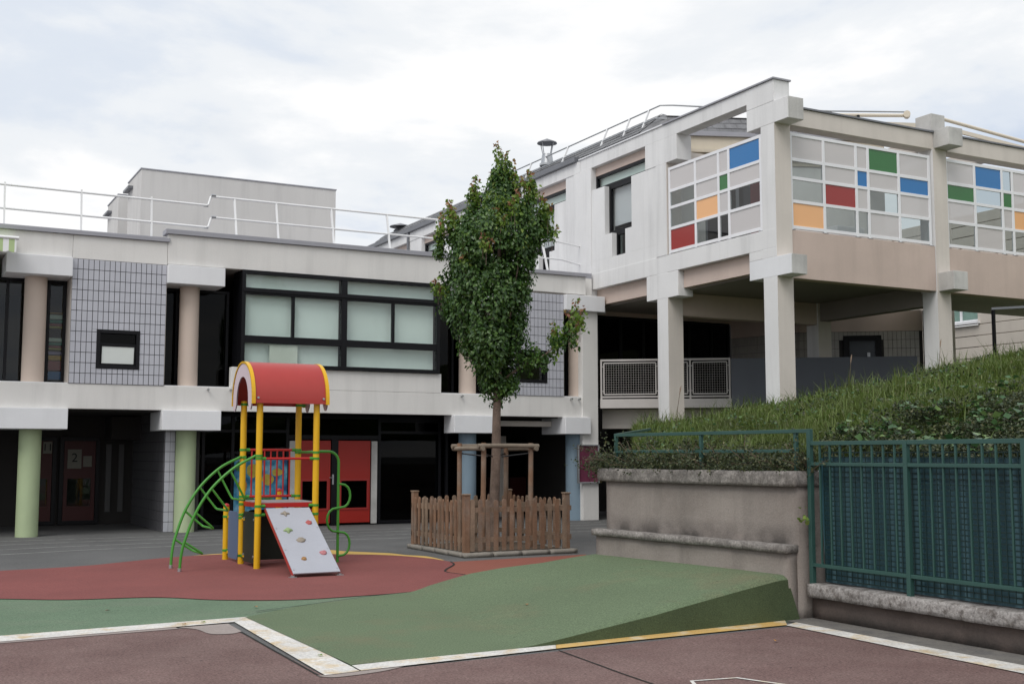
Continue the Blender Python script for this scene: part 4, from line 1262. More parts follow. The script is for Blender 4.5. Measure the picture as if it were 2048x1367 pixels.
# ---- gallery under the wing: glazed wall, tiled walls, door, grey parapet, balcony rail
GL = 27.0
wall_window(WG, 'y', [17.05, 17.86, 18.62, 19.4, 20.2, 21.0, 21.66], [3.2, 5.50], GL, 'glass_dark', 0.08)
B(WG, 'inner_wall', 'interior', X0, 25, 30, 30.3, 0, 6.1)
B(WG, 'lintel', 'pinkbeam', 16.95, 22.4, GL - 0.02, GL + 0.25, 5.5, 5.62)
P1, P2, P3 = Vector((21.70, 27.0, 0)), Vector((22.25, 24.70, 0)), Vector((24.85, 22.70, 0))
def seg_box(mb, A, Bq, a0, a1, d0, d1, z0, z1):
    t = (Bq - A).normalized(); n_ = Vector((-t.y, t.x, 0))
    vs = []
    for z in (z0, z1):
        for (a, d_) in ((a0, d0), (a1, d0), (a1, d1), (a0, d1)):
            p = A + t * a + n_ * d_
            vs.append((p.x, p.y, z))
    return mb.add(vs, [(0, 3, 2, 1), (4, 5, 6, 7), (0, 1, 5, 4), (1, 2, 6, 5), (2, 3, 7, 6), (3, 0, 4, 7)])


for A, Bq, nm in ((P1, P2, 0), (P2, P3, 1)):
    L_ = (Bq - A).length
    bk = MB(); seg_box(bk, A, Bq, 0, L_ + 0.0, 0.02, 0.25, 2.9, 5.62)
    bk.build('gallery_wall', 'joint', WG)
    tm = MB()
    nc = int(L_ / 0.118); dz = 0.2325
    door = (1.15, 2.2) if nm else (9, 9)
    for i in range(nc):
        for j in range(8):
            a0, z0 = i * 0.118, 3.2 + j * dz
            if z0 + dz > 5.07 or (a0 + 0.11 > door[0] and a0 < door[1] and z0 < 5.0 - 0.05 and z0 + dz < 5.05):
                continue
            seg_box(tm, A, Bq, a0 + 0.005, a0 + 0.113, 0.0, 0.021, z0 + 0.005, z0 + dz - 0.005)
    tag(tm.build('wall_tiles', 'tile_dim', WG), kind='stuff')
    up = MB(); seg_box(up, A, Bq, 0, L_, -0.002, 0.02, 5.065, 5.615); up.build('wall_band', 'pinkbeam', WG)
t = (P3 - P2).normalized(); n_ = Vector((-t.y, t.x, 0))
df = MB()
seg_box(df, P2, P3, 1.17, 1.33, -0.05, 0.05, 3.2, 4.95); seg_box(df, P2, P3, 2.02, 2.18, -0.05, 0.05, 3.2, 4.95); seg_box(df, P2, P3, 1.33, 2.02, -0.05, 0.05, 4.80, 4.95)
dd = df.build('door_frame', 'black', WG)
dl = MB(); seg_box(dl, P2, P3, 1.33, 2.02, -0.01, 0.012, 3.2, 4.80); dl.build('door_leaf', 'wainscot', dd)
hp = MB(); seg_box(hp, P2, P3, 1.80, 1.88, -0.03, -0.011, 4.25, 4.48); seg_box(hp, P2, P3, 1.80, 1.87, -0.03, -0.011, 3.85, 4.08); hp.build('handle', 'galv', dd)
T(WG, 'downpipe', 'black', [(P3.x - 0.05, P3.y - 0.12, 2.9), (P3.x - 0.05, P3.y - 0.12, 5.6)], 0.05, 10)
# diagonal edge of the gallery
EA = Vector((16.52, 26.0, 0)); ED = Vector((0.79, -0.616, 0)).normalized()
EM = EA + ED * 3.40; EZ = EA + ED * 8.05
sb = MB(); seg_box(sb, EA, EM, 0.0, 3.4, 0.0, 0.25, 2.90, 3.14); sb.build('balcony_edge', 'meshmetal', WG, bevel=0.01)
gp = MB(); seg_box(gp, EM, EZ, 0.0, 4.62, 0.0, 0.16, 2.0, 4.165); gp.build('grey_parapet', 'wainscot', WG, bevel=0.01)
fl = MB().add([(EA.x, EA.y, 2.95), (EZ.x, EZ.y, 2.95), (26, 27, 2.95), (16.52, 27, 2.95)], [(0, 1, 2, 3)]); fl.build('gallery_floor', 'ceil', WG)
bw = MB(); seg_box(bw, EA, EM, 0.0, 3.9, 0.55, 0.85, 2.38, 2.895); bw.build('balcony_beam', 'front', WG, bevel=0.01)
bw = MB(); seg_box(bw, EA, EM, -0.1, 5.5, 3.0, 3.2, 0.0, 2.89); bw.build('basement_wall', 'interior', WG)
# mesh railing
rl = thing('balcony_railing', (EA.x, EA.y, 3.14), 'grey metal balcony railing filled with wire mesh panels under the wing', 'railing')
def bp(a, z, d_=0.06):
    n2 = Vector((-ED.y, ED.x, 0))
    p = EA + ED * a + n2 * d_
    return (p.x, p.y, z)
for a in (0.03, 1.53, 2.35, 3.36):
    MB().bar(bp(a, 3.02), bp(a, 4.165), 0.045, 0.045, up=(ED.x, ED.y, 0)).build('post', 'meshmetal', rl)
MB().bar(bp(0.01, 4.165), bp(3.38, 4.165), 0.05, 0.05).build('top_rail', 'meshmetal', rl)
MB().bar(bp(0.01, 3.20), bp(3.38, 3.20), 0.04, 0.04).build('bottom_rail', 'meshmetal', rl)
for a0, a1 in ((0.10, 1.46), (1.60, 2.28), (2.42, 3.29)):
    m = MB()
    for a in (a0, a1): m.bar(bp(a, 3.27), bp(a, 4.09), 0.03, 0.03, up=(ED.x, ED.y, 0))
    for z in (3.27, 4.09): m.bar(bp(a0, z), bp(a1, z), 0.03, 0.03)
    for z in (3.35, 4.0):
        m.bar(bp(a0 - 0.06, z), bp(a0, z), 0.02, 0.02); m.bar(bp(a1, z), bp(a1 + 0.06, z), 0.02, 0.02)
    pf = m.build('panel_frame', 'meshmetal', rl)
    wm = MB()
    n = int((a1 - a0) / 0.062)
    for i in range(1, n): wm.bar(bp(lerp(a0, a1, i / n), 3.28), bp(lerp(a0, a1, i / n), 4.08), 0.004, 0.004, up=(ED.x, ED.y, 0))
    for j in range(1, 13): wm.bar(bp(a0, lerp(3.27, 4.09, j / 13)), bp(a1, lerp(3.27, 4.09, j / 13)), 0.004, 0.004)
    tag(wm.build('wire_mesh', 'meshmetal', pf), kind='stuff')

# ---- roof furniture
for (u, v, zb, zt, r, cat) in ((17.25, 30.03, 10.2, 10.72, 0.16, 0), (17.3, 41.6, 10.15, 10.40, 0.22, 1)):
    fl = thing('roof_flue', (u, v, zb), 'tall galvanised flue with conical cap on the slate roof right of the tree' if cat == 0 else 'short dark flue with flat cap on the slate roof left of the tree', 'flue')
    MB().tube([(u, v, zb - 0.2), (u, v, zb + 0.18), (u, v, zb + 0.20), (u, v, zt)], [r, r, r * 1.25, r * 0.95], 20).build('pipe', 'galv' if cat == 0 else 'zinc_dark', fl, smooth=True)
    if cat == 0:
        MB().tube([(u, v, zb + 0.16), (u, v, zb + 0.22)], r * 1.45, 20).build('collar', 'galv', fl, smooth=True)
    hgt = 0.33 if cat == 0 else 0.10
    for k in range(4):
        a = k * math.pi / 2 + 0.4
        MB().bar((u + r * .9 * math.cos(a), v + r * .9 * math.sin(a), zt - 0.05), (u + r * 1.5 * math.cos(a), v + r * 1.5 * math.sin(a), zt + hgt), 0.02, 0.02).build('strut', 'galv', fl)
    MB().tube([(u, v, zt + hgt), (u, v, zt + hgt + 0.03), (u, v, zt + hgt + 0.15)], [r * 1.9, r * 1.85, 0.02], 24).build('cap', 'zinc_dark', fl, smooth=True)
wr = thing('roof_railing', (17.2, 25, 9.8), 'thin white guard rail leaning over the slate roof of the raised wing', 'railing')
tops = {0.55: [], 1.0: []}
cornerA = Vector((17.15, 23.5, 0))
pp = [Vector((17.05, 33, 0)), Vector((17.05, 30.8, 0)), Vector((17.05, 28.6, 0)), Vector((17.05, 26.5, 0)), Vector((17.05, 25.4, 0)), Vector((17.05, 24.5, 0))]
for p in pp:
    MB().bar((p.x - 0.25, p.y, 9.80), (p.x + 0.1, p.y, 10.62), 0.045, 0.045).build('post', 'whitemetal', wr)
qq = [cornerA + DV * k + DN * 0.3 for k in (0.9, 2.6, 4.4)]
for p in qq:
    MB().bar((p.x, p.y, 9.80), (p.x + 0.02, p.y + 0.2, 10.62), 0.045, 0.045).build('post', 'whitemetal', wr)
for z, off in ((10.60, 0.09), (10.24, -0.07)):
    c0 = cornerA + DV * 0.1 + DN * 0.3
    T(wr, 'rail', 'galv', [(17.05 + off, 33.2, z), (17.05 + off, 24.0, z), (c0.x + 0.05, c0.y + 0.1, z)] + [(q.x + 0.02, q.y + 0.15, z) for q in qq] + [tuple((qq[-1] + DV * 2).xy) + (z,)], 0.02, 8)
# folded awning frame behind the front parapet
pg = thing('terrace_awning', (20.0, 20.5, 9.2), 'folded cream terrace awning with long tube behind the front parapet of the raised wing', 'awning')
T(pg, 'roller', 'cream_metal', [(18.8, 20.3, 9.62), (22.55, 20.9, 10.28)], 0.045, 10)
T(pg, 'roller', 'cream_metal', [(23.0, 20.4, 10.18), (29.0, 20.2, 9.70)], 0.045, 10)
MB().bar((19.3, 20.2, 9.45), (22.6, 20.7, 9.95), 0.10, 0.16).build('arm', 'cream_metal', pg)
MB().bar((22.1, 20.6, 9.3), (22.1, 20.6, 9.9), 0.05, 0.05).build('strut', 'whitemetal', pg)
MB().bar((20.5, 20.5, 9.24), (20.5, 20.5, 9.9), 0.05, 0.05).build('strut', 'black', pg)
MB().bar((23.3, 20.3, 9.9), (29.0, 20.1, 9.5), 0.05, 0.10).build('arm', 'cream_metal', pg)
MB().tube([(22.42, 20.75, 10.27), (22.66, 20.98, 10.31)], 0.085, 14).build('motor_end', 'cream_metal', pg, smooth=True)

# ---- far cream building on the right
bgb = thing('far_building', (34, 24, 2), 'cream far building with horizontal grooves and a small window seen under the wing', 'building')
z = 1.5
while z < 10.0:
    m = MB()
    if z + 0.39 > 6.4 and z < 7.9:
        m.box(34, 34.4, 8, 28.55, z, z + 0.375); m.box(34, 34.4, 30.2, 40, z, z + 0.375)
    else:
        m.box(34, 34.4, 8, 40, z, z + 0.375)
    m.build('wall_course', 'bgwall', bgb, bevel=0.012)
    z += 0.40
B(bgb, 'wall_core', 'bgwall', 34.03, 34.38, 8, 28.55, 1.4, 10)
B(bgb, 'wall_core', 'bgwall', 34.03, 34.38, 30.2, 40, 1.4, 10)
wf = frame(MB(), 'x', 28.55, 30.2, 6.42, 7.9, 34.10, 34.2, 0.07)
pl(wf, 'x', 29.33, 29.41, 6.49, 7.83, 34.105, 34.195)
wfo = wf.build('window', 'whiteframe', bgb)
pl(MB(), 'x', 28.62, 30.13, 6.49, 7.83, 34.15, 34.156).build('pane', 'glass', wfo)
pl(MB(), 'x', 28.62, 30.13, 6.49, 7.83, 34.26, 34.27).build('blind', 'curtain', wfo)
pl(MB(), 'x', 28.45, 30.3, 6.32, 6.40, 33.85, 34.2).build('sill', 'whiteframe', wfo)
B(bgb, 'rear_pier', 'front', 25.0, 25.45, 25.2, 25.65, 2.5, 6.0)
lp = thing('gate_frame', (21.65, 17.75, 3.6), 'black metal post with a horizontal arm standing on the bank at the right edge', 'post')
MB().bar((21.65, 17.75, 3.2), (21.65, 17.75, 4.90), 0.06, 0.06).build('post', 'black', lp)
MB().bar((21.62, 17.77, 4.93), (23.2, 16.8, 5.02), 0.05, 0.05).build('arm', 'zinc_dark', lp)

# ================================================================== old retaining wall with bench
RT = thing('retaining_wall', (8.43, 9.44, 0), 'old pinkish rendered retaining wall with worn stone coping and a bench ledge along its foot', 'wall')
WM = Matrix.Translation((8.43, 9.44, 0)) @ Matrix.Rotation(R(5.1), 4, 'Z')
def wl(d_, a, z):
    return WM @ Vector((d_, a, z))
MB().rough(0.0, 0.42, 0.0, 3.25, 0.0, 1.362, 0.11, 0.006, 1).xform(WM).build('wall_body', 'oldwall', RT, smooth='all')
MB().rough(-0.075, 0.50, -0.03, 3.36, 1.36, 1.522, 0.045, 0.006, 5, rnd=0.018).xform(WM).build('coping', 'coping', RT, smooth='all')
MB().rough(-0.13, 0.01, 0.03, 3.30, 0.0, 0.682, 0.09, 0.007, 9).xform(WM).build('bench_base', 'oldwall', RT, smooth='all')
MB().rough(-0.19, 0.01, 0.0, 3.34, 0.68, 0.768, 0.045, 0.006, 13, rnd=0.018).xform(WM).build('bench_slab', 'coping', RT, smooth='all')
ang = math.degrees(math.atan2(24.4 - 12.75, 16.3 - 8.3))
MB().rough(0, 14.2, -0.25, 0, 0, 1.4, 0.4, 0.01, 3).xform(Matrix.Translation((8.45, 12.72, 0)) @ Matrix.Rotation(R(ang), 4, 'Z')).build('return_wall', 'oldwall', RT)

# low wall under the green fence
LW = thing('low_wall', (8.6, 9.38, 0), 'low dark rendered wall with pitted grey concrete coping under the green fence', 'wall')
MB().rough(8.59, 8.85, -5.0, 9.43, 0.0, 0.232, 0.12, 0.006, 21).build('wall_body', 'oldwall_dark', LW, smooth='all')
yy = 9.42
for k, ln in enumerate((3.1, 3.0, 3.0, 3.0, 2.3)):
    MB().rough(8.49, 8.90, yy - ln + 0.006, yy, 0.23, 0.372, 0.05, 0.008, 31 + k * 7, rnd=0.022).build('coping_stone', 'coping_grey', LW, smooth='all')
    yy -= ln

# ---- green fence
FX = 8.56
GF = thing('green_fence', (FX, 9.385, 0.37), 'tall green metal bar fence backed with dark blue green netting on the low wall', 'fence')
vp = [9.385, 8.07, 6.755, 5.44, 4.125, 2.81]
for k, v in enumerate(vp):
    m = MB()
    w = 0.05
    m.box(FX - w / 2, FX + w / 2, v - w / 2, v + w / 2, 0.36, 1.965 if k == 0 else 1.835)
    m.build('post', 'fence', GF, bevel=0.003)
for a, b in zip(vp, vp[1:]):
    for z, h in ((1.815, 0.042), (1.60, 0.035), (0.56, 0.035)):
        MB().box(FX - 0.02, FX + 0.02, b + 0.025, a - 0.025, z - h / 2, z + h / 2).build('rail', 'fence', GF, bevel=0.003)
bar0 = None
for a, b in zip(vp, vp[1:]):
    for k in range(1, 9):
        v = lerp(a, b, k / 9)
        if bar0 is None:
            bar0 = MB().box(FX - 0.009, FX + 0.009, v - 0.009, v + 0.009, 0.575, 1.795).build('bar', 'fence', GF, origin=(FX, v, 0.575))
        else:
            copy_to(bar0, GF, (FX, v, 0.575))
NX = 8.68
nm = MB()
NA, NB = 150, 12
for i in range(NA + 1):
    v = lerp(9.375, 2.8, i / NA)
    for j in range(NB + 1):
        t_ = j / NB
        z = lerp(0.385, 1.665 + 0.012 * noise.noise(Vector((v * 4, 0, 5))), t_)
        ed = (0.06 * (1 - t_) if i == 0 else 0)
        nm.v.append((NX + 0.014 * noise.noise(Vector((v * 2.5, z * 0.6, 2))) + 0.002 * math.sin(v * 40 + 2 * noise.noise(Vector((v, z, 0)))), v - ed, z))
for i in range(NA):
    for j in range(NB):
        a = i * (NB + 1) + j
        nm.f.append((a, a + NB + 1, a + NB + 2, a + 1)); nm.m.append(0)
nm.build('netting', 'weave', GF, smooth='all')
wm = MB()
for k in range(0, 87):
    v = 9.27 - k * 0.0745
    wm.box(NX - 0.047, NX - 0.041, v - 0.004, v + 0.004, 0.42, 1.72)
for k in range(0, 27):
    z = 0.42 + k * 0.05
    wm.box(NX - 0.040, NX - 0.030, 2.8, 9.27, z - 0.007, z + 0.007)
tag(wm.build('wire_mesh', 'wire', GF), kind='stuff')

# ---- green hand rail on the retaining wall
HR = thing('hand_rail', tuple(wl(0.14, 1.5, 1.52)), 'low green two-rail railing in the planting on top of the retaining wall', 'railing')
def hr(a, z): return tuple(wl(0.14, a, z))
MB().bar((FX, 9.41, 1.945), hr(3.22, 1.945), 0.04, 0.04).build('rail', 'fence', HR, bevel=0.003)
MB().bar(hr(0.18, 1.735), hr(3.22, 1.735), 0.032, 0.035).build('rail', 'fence', HR, bevel=0.003)
for a in (0.14, 1.62, 3.22):
    MB().bar(hr(a, 1.35), hr(a, 1.93), 0.04, 0.04, up=(0, 1, 0)).build('post', 'fence', HR, bevel=0.003)
e0 = hr(3.24, 1.945)
MB().bar(e0, (9.78, 14.05, 2.06), 0.035, 0.035).build('rail', 'fence', HR, bevel=0.003)

# ---- the planted bank
def bank_edge(v):
    if v < 9.45: return 8.84
    if v < 12.75: return 8.82 - (v - 9.45) * 0.09
    return 8.60 + (v - 12.75) * 0.683
def bank_k(v):
    return min(0.30, max(0.06, 0.088 + (23 - v) * 0.0135))
def bank_z(u, v):
    b = 1.46
    if v < 9.3: b = 1.30
    n_ = 0.10 * noise.noise(Vector((u * 0.6, v * 0.6, 3))) + 0.04 * noise.noise(Vector((u * 1.7, v * 1.7, 8)))
    return b + max(0, u - 8.5) * bank_k(v) - 0.02 * max(0, u - 19) ** 1.2 + n_ * min(1, max(0, u - 8.9))
bm_ = MB()
GU, GV = 70, 110
for j in range(GV + 1):
    v = lerp(-4, 25.5, j / GV)
    e0_ = bank_edge(v)
    for i in range(GU + 1):
        u = lerp(e0_, 32, (i / GU) ** 1.5)
        bm_.v.append((u, v, bank_z(u, v)))
for j in range(GV):
    for i in range(GU):
        a = j * (GU + 1) + i
        bm_.f.append((a, a + 1, a + GU + 2, a + GU + 1)); bm_.m.append(0)
M['bankground'] = surf('bank_ground', (0.085, 0.12, 0.032), 1.0, 0.25, 1.2, 0.3, 30, col2=(0.085, 0.075, 0.040), patch=0.56, pscale=1.5)
tag(bm_.build('grass_bank', 'bankground', None, origin=(8.5, 9, 0), smooth='all'), kind='structure')


def fast_mesh(name, verts, quads, tris, mats, midx=None):
    """large meshes from numpy arrays"""
    me = bpy.data.meshes.new(name)
    nq, nt_ = len(quads), len(tris)
    me.vertices.add(len(verts)); me.vertices.foreach_set('co', np.asarray(verts, dtype=np.float32).ravel())
    loops = np.concatenate([np.asarray(quads, dtype=np.int32).ravel(), np.asarray(tris, dtype=np.int32).ravel()])
    me.loops.add(len(loops)); me.loops.foreach_set('vertex_index', loops)
    me.polygons.add(nq + nt_)
    ls = np.concatenate([np.arange(nq) * 4, nq * 4 + np.arange(nt_) * 3]).astype(np.int32)
    me.polygons.foreach_set('loop_start', ls)
    for m_ in mats: me.materials.append(M[m_])
    if midx is not None: me.polygons.foreach_set('material_index', np.asarray(midx, dtype=np.int32))
    me.update(calc_edges=True)
    me.validate()
    o = bpy.data.objects.new(name, me); COL.objects.link(o)
    return o


nr = np.random.default_rng(11)
def shrub_zone(u, v):
    h = math.degrees(math.atan2(u, v))
    return h > 42.8 and u < 9.1 + (h - 42.8) * 0.29 + 0.35 * noise.noise(Vector((u * 0.9, v * 0.9, 6)))
# grass blades
pos = []
tries = 0
while len(pos) < 240000 and tries < 2200000:
    tries += 1
    v = rng.uniform(7.0, 24.5)
    e0_ = bank_edge(v) + 0.02
    u = e0_ + rng.random() ** 1.25 * (25 - e0_)
    h = math.degrees(math.atan2(u, v))
    if h > 54 or h < 31: continue
    if u > 21.0 and v > 20.4: continue
    if u > 17 + (24.5 - v) * 1.28: continue      # stop at the grey parapet
    dist = math.hypot(u, v)
    if rng.random() > min(1, (15.0 / dist) ** 1.0): continue
    if shrub_zone(u, v) and rng.random() < 0.72: continue
    clump = noise.noise(Vector((u * 1.1, v * 1.1, 0)))
    if rng.random() > 0.66 + 0.75 * clump: continue
    pos.append((u, v, bank_z(u, v) - 0.02, clump, dist))
pos = np.array(pos)
n = len(pos)
L_ = (0.07 + 0.15 * nr.random(n) ** 1.6) * (1.0 + 0.5 * pos[:, 3])
tall = nr.random(n) < 0.02
L_[tall] *= 2.4
az = nr.random(n) * 2 * np.pi
lean = 0.15 + 1.0 * nr.random(n)
wid = 0.0022 + 0.0022 * nr.random(n) + 0.00016 * pos[:, 4]
dirx, diry = np.cos(az), np.sin(az)
sx, sy = -diry, dirx
b = pos[:, :3]
mid = b + np.stack([dirx * L_ * lean * .25, diry * L_ * lean * .25, L_ * .55], 1)
tip = b + np.stack([dirx * L_ * lean * .8, diry * L_ * lean * .8, L_ * (1.0 - 0.25 * lean)], 1)
sd = np.stack([sx * wid, sy * wid, np.zeros(n)], 1)
V_ = np.stack([b - sd, b + sd, mid - sd * .8, mid + sd * .8, tip], 1).reshape(-1, 3)
i5 = np.arange(n) * 5
Q_ = np.stack([i5, i5 + 1, i5 + 3, i5 + 2], 1)
T_ = np.stack([i5 + 2, i5 + 3, i5 + 4], 1)
tag(fast_mesh('grass', V_, Q_, T_, ['grass']), kind='stuff')


def leaf_cloud(name, pts, size, mats, midx, jitter=0.5, up=0.4, aspect=0.6, cup=0.25, droop=None, outw=None):
    """one folded leaf (two quads) at every point, facing mostly outwards or upwards"""
    n = len(pts)
    pts = np.asarray(pts, dtype=float)
    nrm = nr.normal(size=(n, 3)) * jitter + np.array([0, 0, up])
    if outw is not None: nrm += outw
    nrm /= np.linalg.norm(nrm, axis=1)[:, None]
    ref = nr.normal(size=(n, 3))
    if droop is not None: ref = ref * 0.6 + np.array([0, 0, -droop])
    ax = ref - nrm * (ref * nrm).sum(1)[:, None]
    ax /= np.linalg.norm(ax, axis=1)[:, None]
    sd = np.cross(nrm, ax)
    s = (size * (0.65 + 0.7 * nr.random(n)))[:, None]
    hw = s * aspect * 0.5
    base = pts
    tip = pts + ax * s - nrm * s * 0.10
    m0 = pts + ax * s * 0.42
    lft = m0 + sd * hw + nrm * hw * cup; rgt = m0 - sd * hw + nrm * hw * cup
    V_ = np.stack([base, lft, tip, rgt], 1).reshape(-1, 3)
    i4 = np.arange(n) * 4
    T_ = np.concatenate([np.stack([i4, i4 + 2, i4 + 1], 1), np.stack([i4, i4 + 3, i4 + 2], 1)])
    mi = None if midx is None else np.concatenate([midx, midx])
    return fast_mesh(name, V_, np.zeros((0, 4), int), T_, mats, mi)


# small-leaved creeping shrub along the top of the wall, spilling over its left end
pts = []
tw = MB()
for k in range(520):
    a = rng.uniform(-0.1, 3.6); d_ = rng.uniform(0.02, 0.55)
    p = wl(d_, a, 1.50 + 0.04 * rng.random())
    over = a > 3.0
    az_ = rng.uniform(0, 6.28)
    dv = Vector((math.cos(az_) * 0.6 - 0.35, math.sin(az_) * 0.6 + (0.5 if over else 0), rng.uniform(0.25, 1.0))).normalized()
    ln = rng.uniform(0.18, 0.44) * (1.25 if over else 1.0)
    path = []
    q = p.copy()
    for i in range(7):
        path.append(q.copy())
        q = q + dv * ln / 6
        dv = (dv + Vector((-0.02, 0.06 if over else 0, -0.16 if over else -0.07))).normalized()
    if k % 3 == 0: tw.tube(path, 0.004, 4)
    for i in range(22):
        t_ = rng.random()
        b_ = path[min(6, int(t_ * 7))]
        pts.append((b_.x + rng.gauss(0, .02), b_.y + rng.gauss(0, .02), b_.z + rng.gauss(0, .02)))
for k in range(70):
    p = wl(rng.uniform(-0.02, 0.3), rng.uniform(3.1, 3.4), 1.55)
    dv = Vector((rng.uniform(-0.45, 0.35), rng.uniform(0.0, 0.8), rng.uniform(0.1, 0.7))).normalized()
    q = p.copy()
    ln = rng.uniform(0.2, 0.42)
    for i in range(26):
        q = q + dv * ln / 26
        dv = (dv + Vector((-0.004, 0.0, -0.095))).normalized()
        pts.append((q.x + rng.gauss(0, .018), q.y + rng.gauss(0, .018), q.z + rng.gauss(0, .018)))
for k in range(70):
    p = wl(rng.uniform(0.0, 0.15), rng.uniform(0.0, 3.3), 1.54)
    dv = Vector((rng.uniform(-1.0, -0.2), rng.uniform(-0.5, 0.5), rng.uniform(0.1, 0.8))).normalized()
    q = p.copy()
    ln = rng.uniform(0.10, 0.26)
    for i in range(14):
        q = q + dv * ln / 14
        dv = (dv + Vector((0, 0, -0.13))).normalized()
        pts.append((q.x + rng.gauss(0, .014), q.y + rng.gauss(0, .014), q.z + rng.gauss(0, .012)))
cs = thing('creeping_shrub', tuple(wl(0.2, 1.6, 1.5)), 'dark small-leaved creeping shrub spilling over the left end of the retaining wall coping', 'shrub')
def under(o, parent):
    o.parent = parent; o.location = -WO[parent.name]
    return o
tag(under(leaf_cloud('foliage', pts, 0.034, ['cotone'], None, 0.8, 0.5, 0.6), cs), kind='stuff')
tw.build('twigs', 'twig', cs)

# wider mass of the same shrub behind the fence, with broad-leaved creeper growing through it
pts, ivy = [], []
while len(pts) < 34000:
    v = rng.uniform(4.5, 10.6); u = rng.uniform(8.9, 14.5)
    if not shrub_zone(u, v): continue
    if math.degrees(math.atan2(u, v)) > 55: continue
    if rng.random() > (10.5 / math.hypot(u, v)) ** 2: continue
    bump = 0.30 + 0.34 * noise.noise(Vector((u * 1.3, v * 1.3, 4))) + 0.16 * noise.noise(Vector((u * 3.1, v * 3.1, 1)))
    z = bank_z(u, v) + max(0.03, bump) * rng.random() ** 0.45
    pts.append((u, v, z))
while len(ivy) < 1700:
    v = rng.uniform(5.5, 9.6); u = rng.uniform(9.0, 12.2)
    if not shrub_zone(u, v): continue
    c = noise.noise(Vector((u * 1.0 + 5, v * 1.0, 9)))
    if c < -0.02: continue
    bump = 0.30 + 0.34 * noise.noise(Vector((u * 1.3, v * 1.3, 4))) + 0.16 * noise.noise(Vector((u * 3.1, v * 3.1, 1)))
    ivy.append((u, v, bank_z(u, v) + max(0.05, bump) * rng.uniform(0.75, 1.1) + 0.02))
ms = thing('shrub_mass', (10.2, 8.0, 1.5), 'brownish green small-leaved shrub mass on the bank behind the green fence', 'shrub')
tag(under(leaf_cloud('foliage', pts, 0.036, ['cotone'], None, 0.8, 0.5, 0.6), ms), kind='stuff')
iv = thing('broad_leaved_creeper', (10.0, 8.4, 1.7), 'bright green broad-leaved creeper growing through the shrubs behind the fence', 'plant')
tag(under(leaf_cloud('foliage', ivy, 0.078, ['ivy'], None, 0.35, 1.0, 0.95, 0.15), iv), kind='stuff')
# low weeds mixed into the grass
wp = []
while len(wp) < 9000:
    v = rng.uniform(8.0, 23); u = bank_edge(v) + 0.1 + rng.random() * (22 - bank_edge(v))
    h = math.degrees(math.atan2(u, v))
    if h > 54 or h < 32 or u > 17 + (24.5 - v) * 1.28 or (u > 21 and v > 20.4): continue
    if noise.noise(Vector((u * 0.8 + 9, v * 0.8, 2))) < 0.16 and rng.random() < 0.93: continue
    wp.append((u, v, bank_z(u, v) + rng.uniform(0.02, 0.20)))
wdp = leaf_cloud('weeds', wp, 0.06, ['cotone', 'ivy'], (nr.random(len(wp)) < 0.35).astype(int), 0.7, 0.7, 0.5)
tag(wdp, kind='stuff')
# weeds in the joint beside the fence post
wd = [(8.44 + rng.gauss(0, .02), 9.36 + rng.gauss(0, .03), 1.08 + rng.gauss(0, .05)) for _ in range(10)]
wo = thing('wall_weed', (8.45, 9.36, 1.05), 'small bright green weed in the wall joint beside the fence post', 'plant')
under(leaf_cloud('leaves', wd, 0.05, ['leaf_young'], None, 0.6, 0.3, 0.8), wo)
# tall seeding stems standing above the grass
for (u, v, h, lb) in ((17.2, 17.7, 0.85, 'dry seeding stem standing alone before the grey parapet'), (18.9, 16.9, 0.8, 'pale dry stem leaning right in front of the rear column'), (12.6, 17.3, 0.75, 'thin dry stem beside the corner column')):
    st = thing('dry_stem', (u, v, bank_z(u, v)), lb, 'plant')
    z0 = bank_z(u, v)
    MB().tube([(u, v, z0 - .05), (u + .05, v, z0 + h * .5), (u + .16, v + .05, z0 + h)], [0.008, 0.006, 0.004], 5).build('stalk', 'twig', st)
    MB().tube([(u + .13, v + .04, z0 + h * .85), (u + .16, v + .05, z0 + h), (u + .18, v + .05, z0 + h * 1.08)], [0.006, 0.014, 0.003], 6).build('seed_head', 'wood2', st)

# ================================================================== picket enclosure, stakes and tree
PK = thing('picket_fence', (9.66, 18.7, 0), 'small square weathered wooden picket fence around the tree', 'fence')
x0, x1, y0, y1 = 8.56, 10.49, 17.64, 19.78
KB = thing('kerb', (9.66, 18.7, 0), 'square of worn concrete kerb stones around the foot of the picket fence', 'kerb')
kz = 0.085
def kerb_run(ax, fixed0, fixed1, a, b, n):
    for i in range(n):
        p, q = lerp(a, b, i / n) + 0.004, lerp(a, b, (i + 1) / n) - 0.004
        if ax == 'x': m = MB().rough(p, q, fixed0, fixed1, 0, kz, 0.09, 0.004, i + fixed0, rnd=0.015)
        else: m = MB().rough(fixed0, fixed1, p, q, 0, kz, 0.09, 0.004, i + fixed0, rnd=0.015)
        m.build('kerb_stone', 'kerb', KB, smooth='all')
kerb_run('x', 17.50, 17.62, 8.46, 10.65, 4); kerb_run('x', 19.80, 19.92, 8.46, 10.65, 4)
kerb_run('y', 8.46, 8.58, 17.624, 19.796, 4); kerb_run('y', 10.53, 10.65, 17.624, 19.796, 4)
tag(MB().rough(8.585, 10.525, 17.625, 19.795, -0.02, 0.07, 0.1, 0.02, 4).build('soil', 'soil', None, smooth='all'), kind='structure')

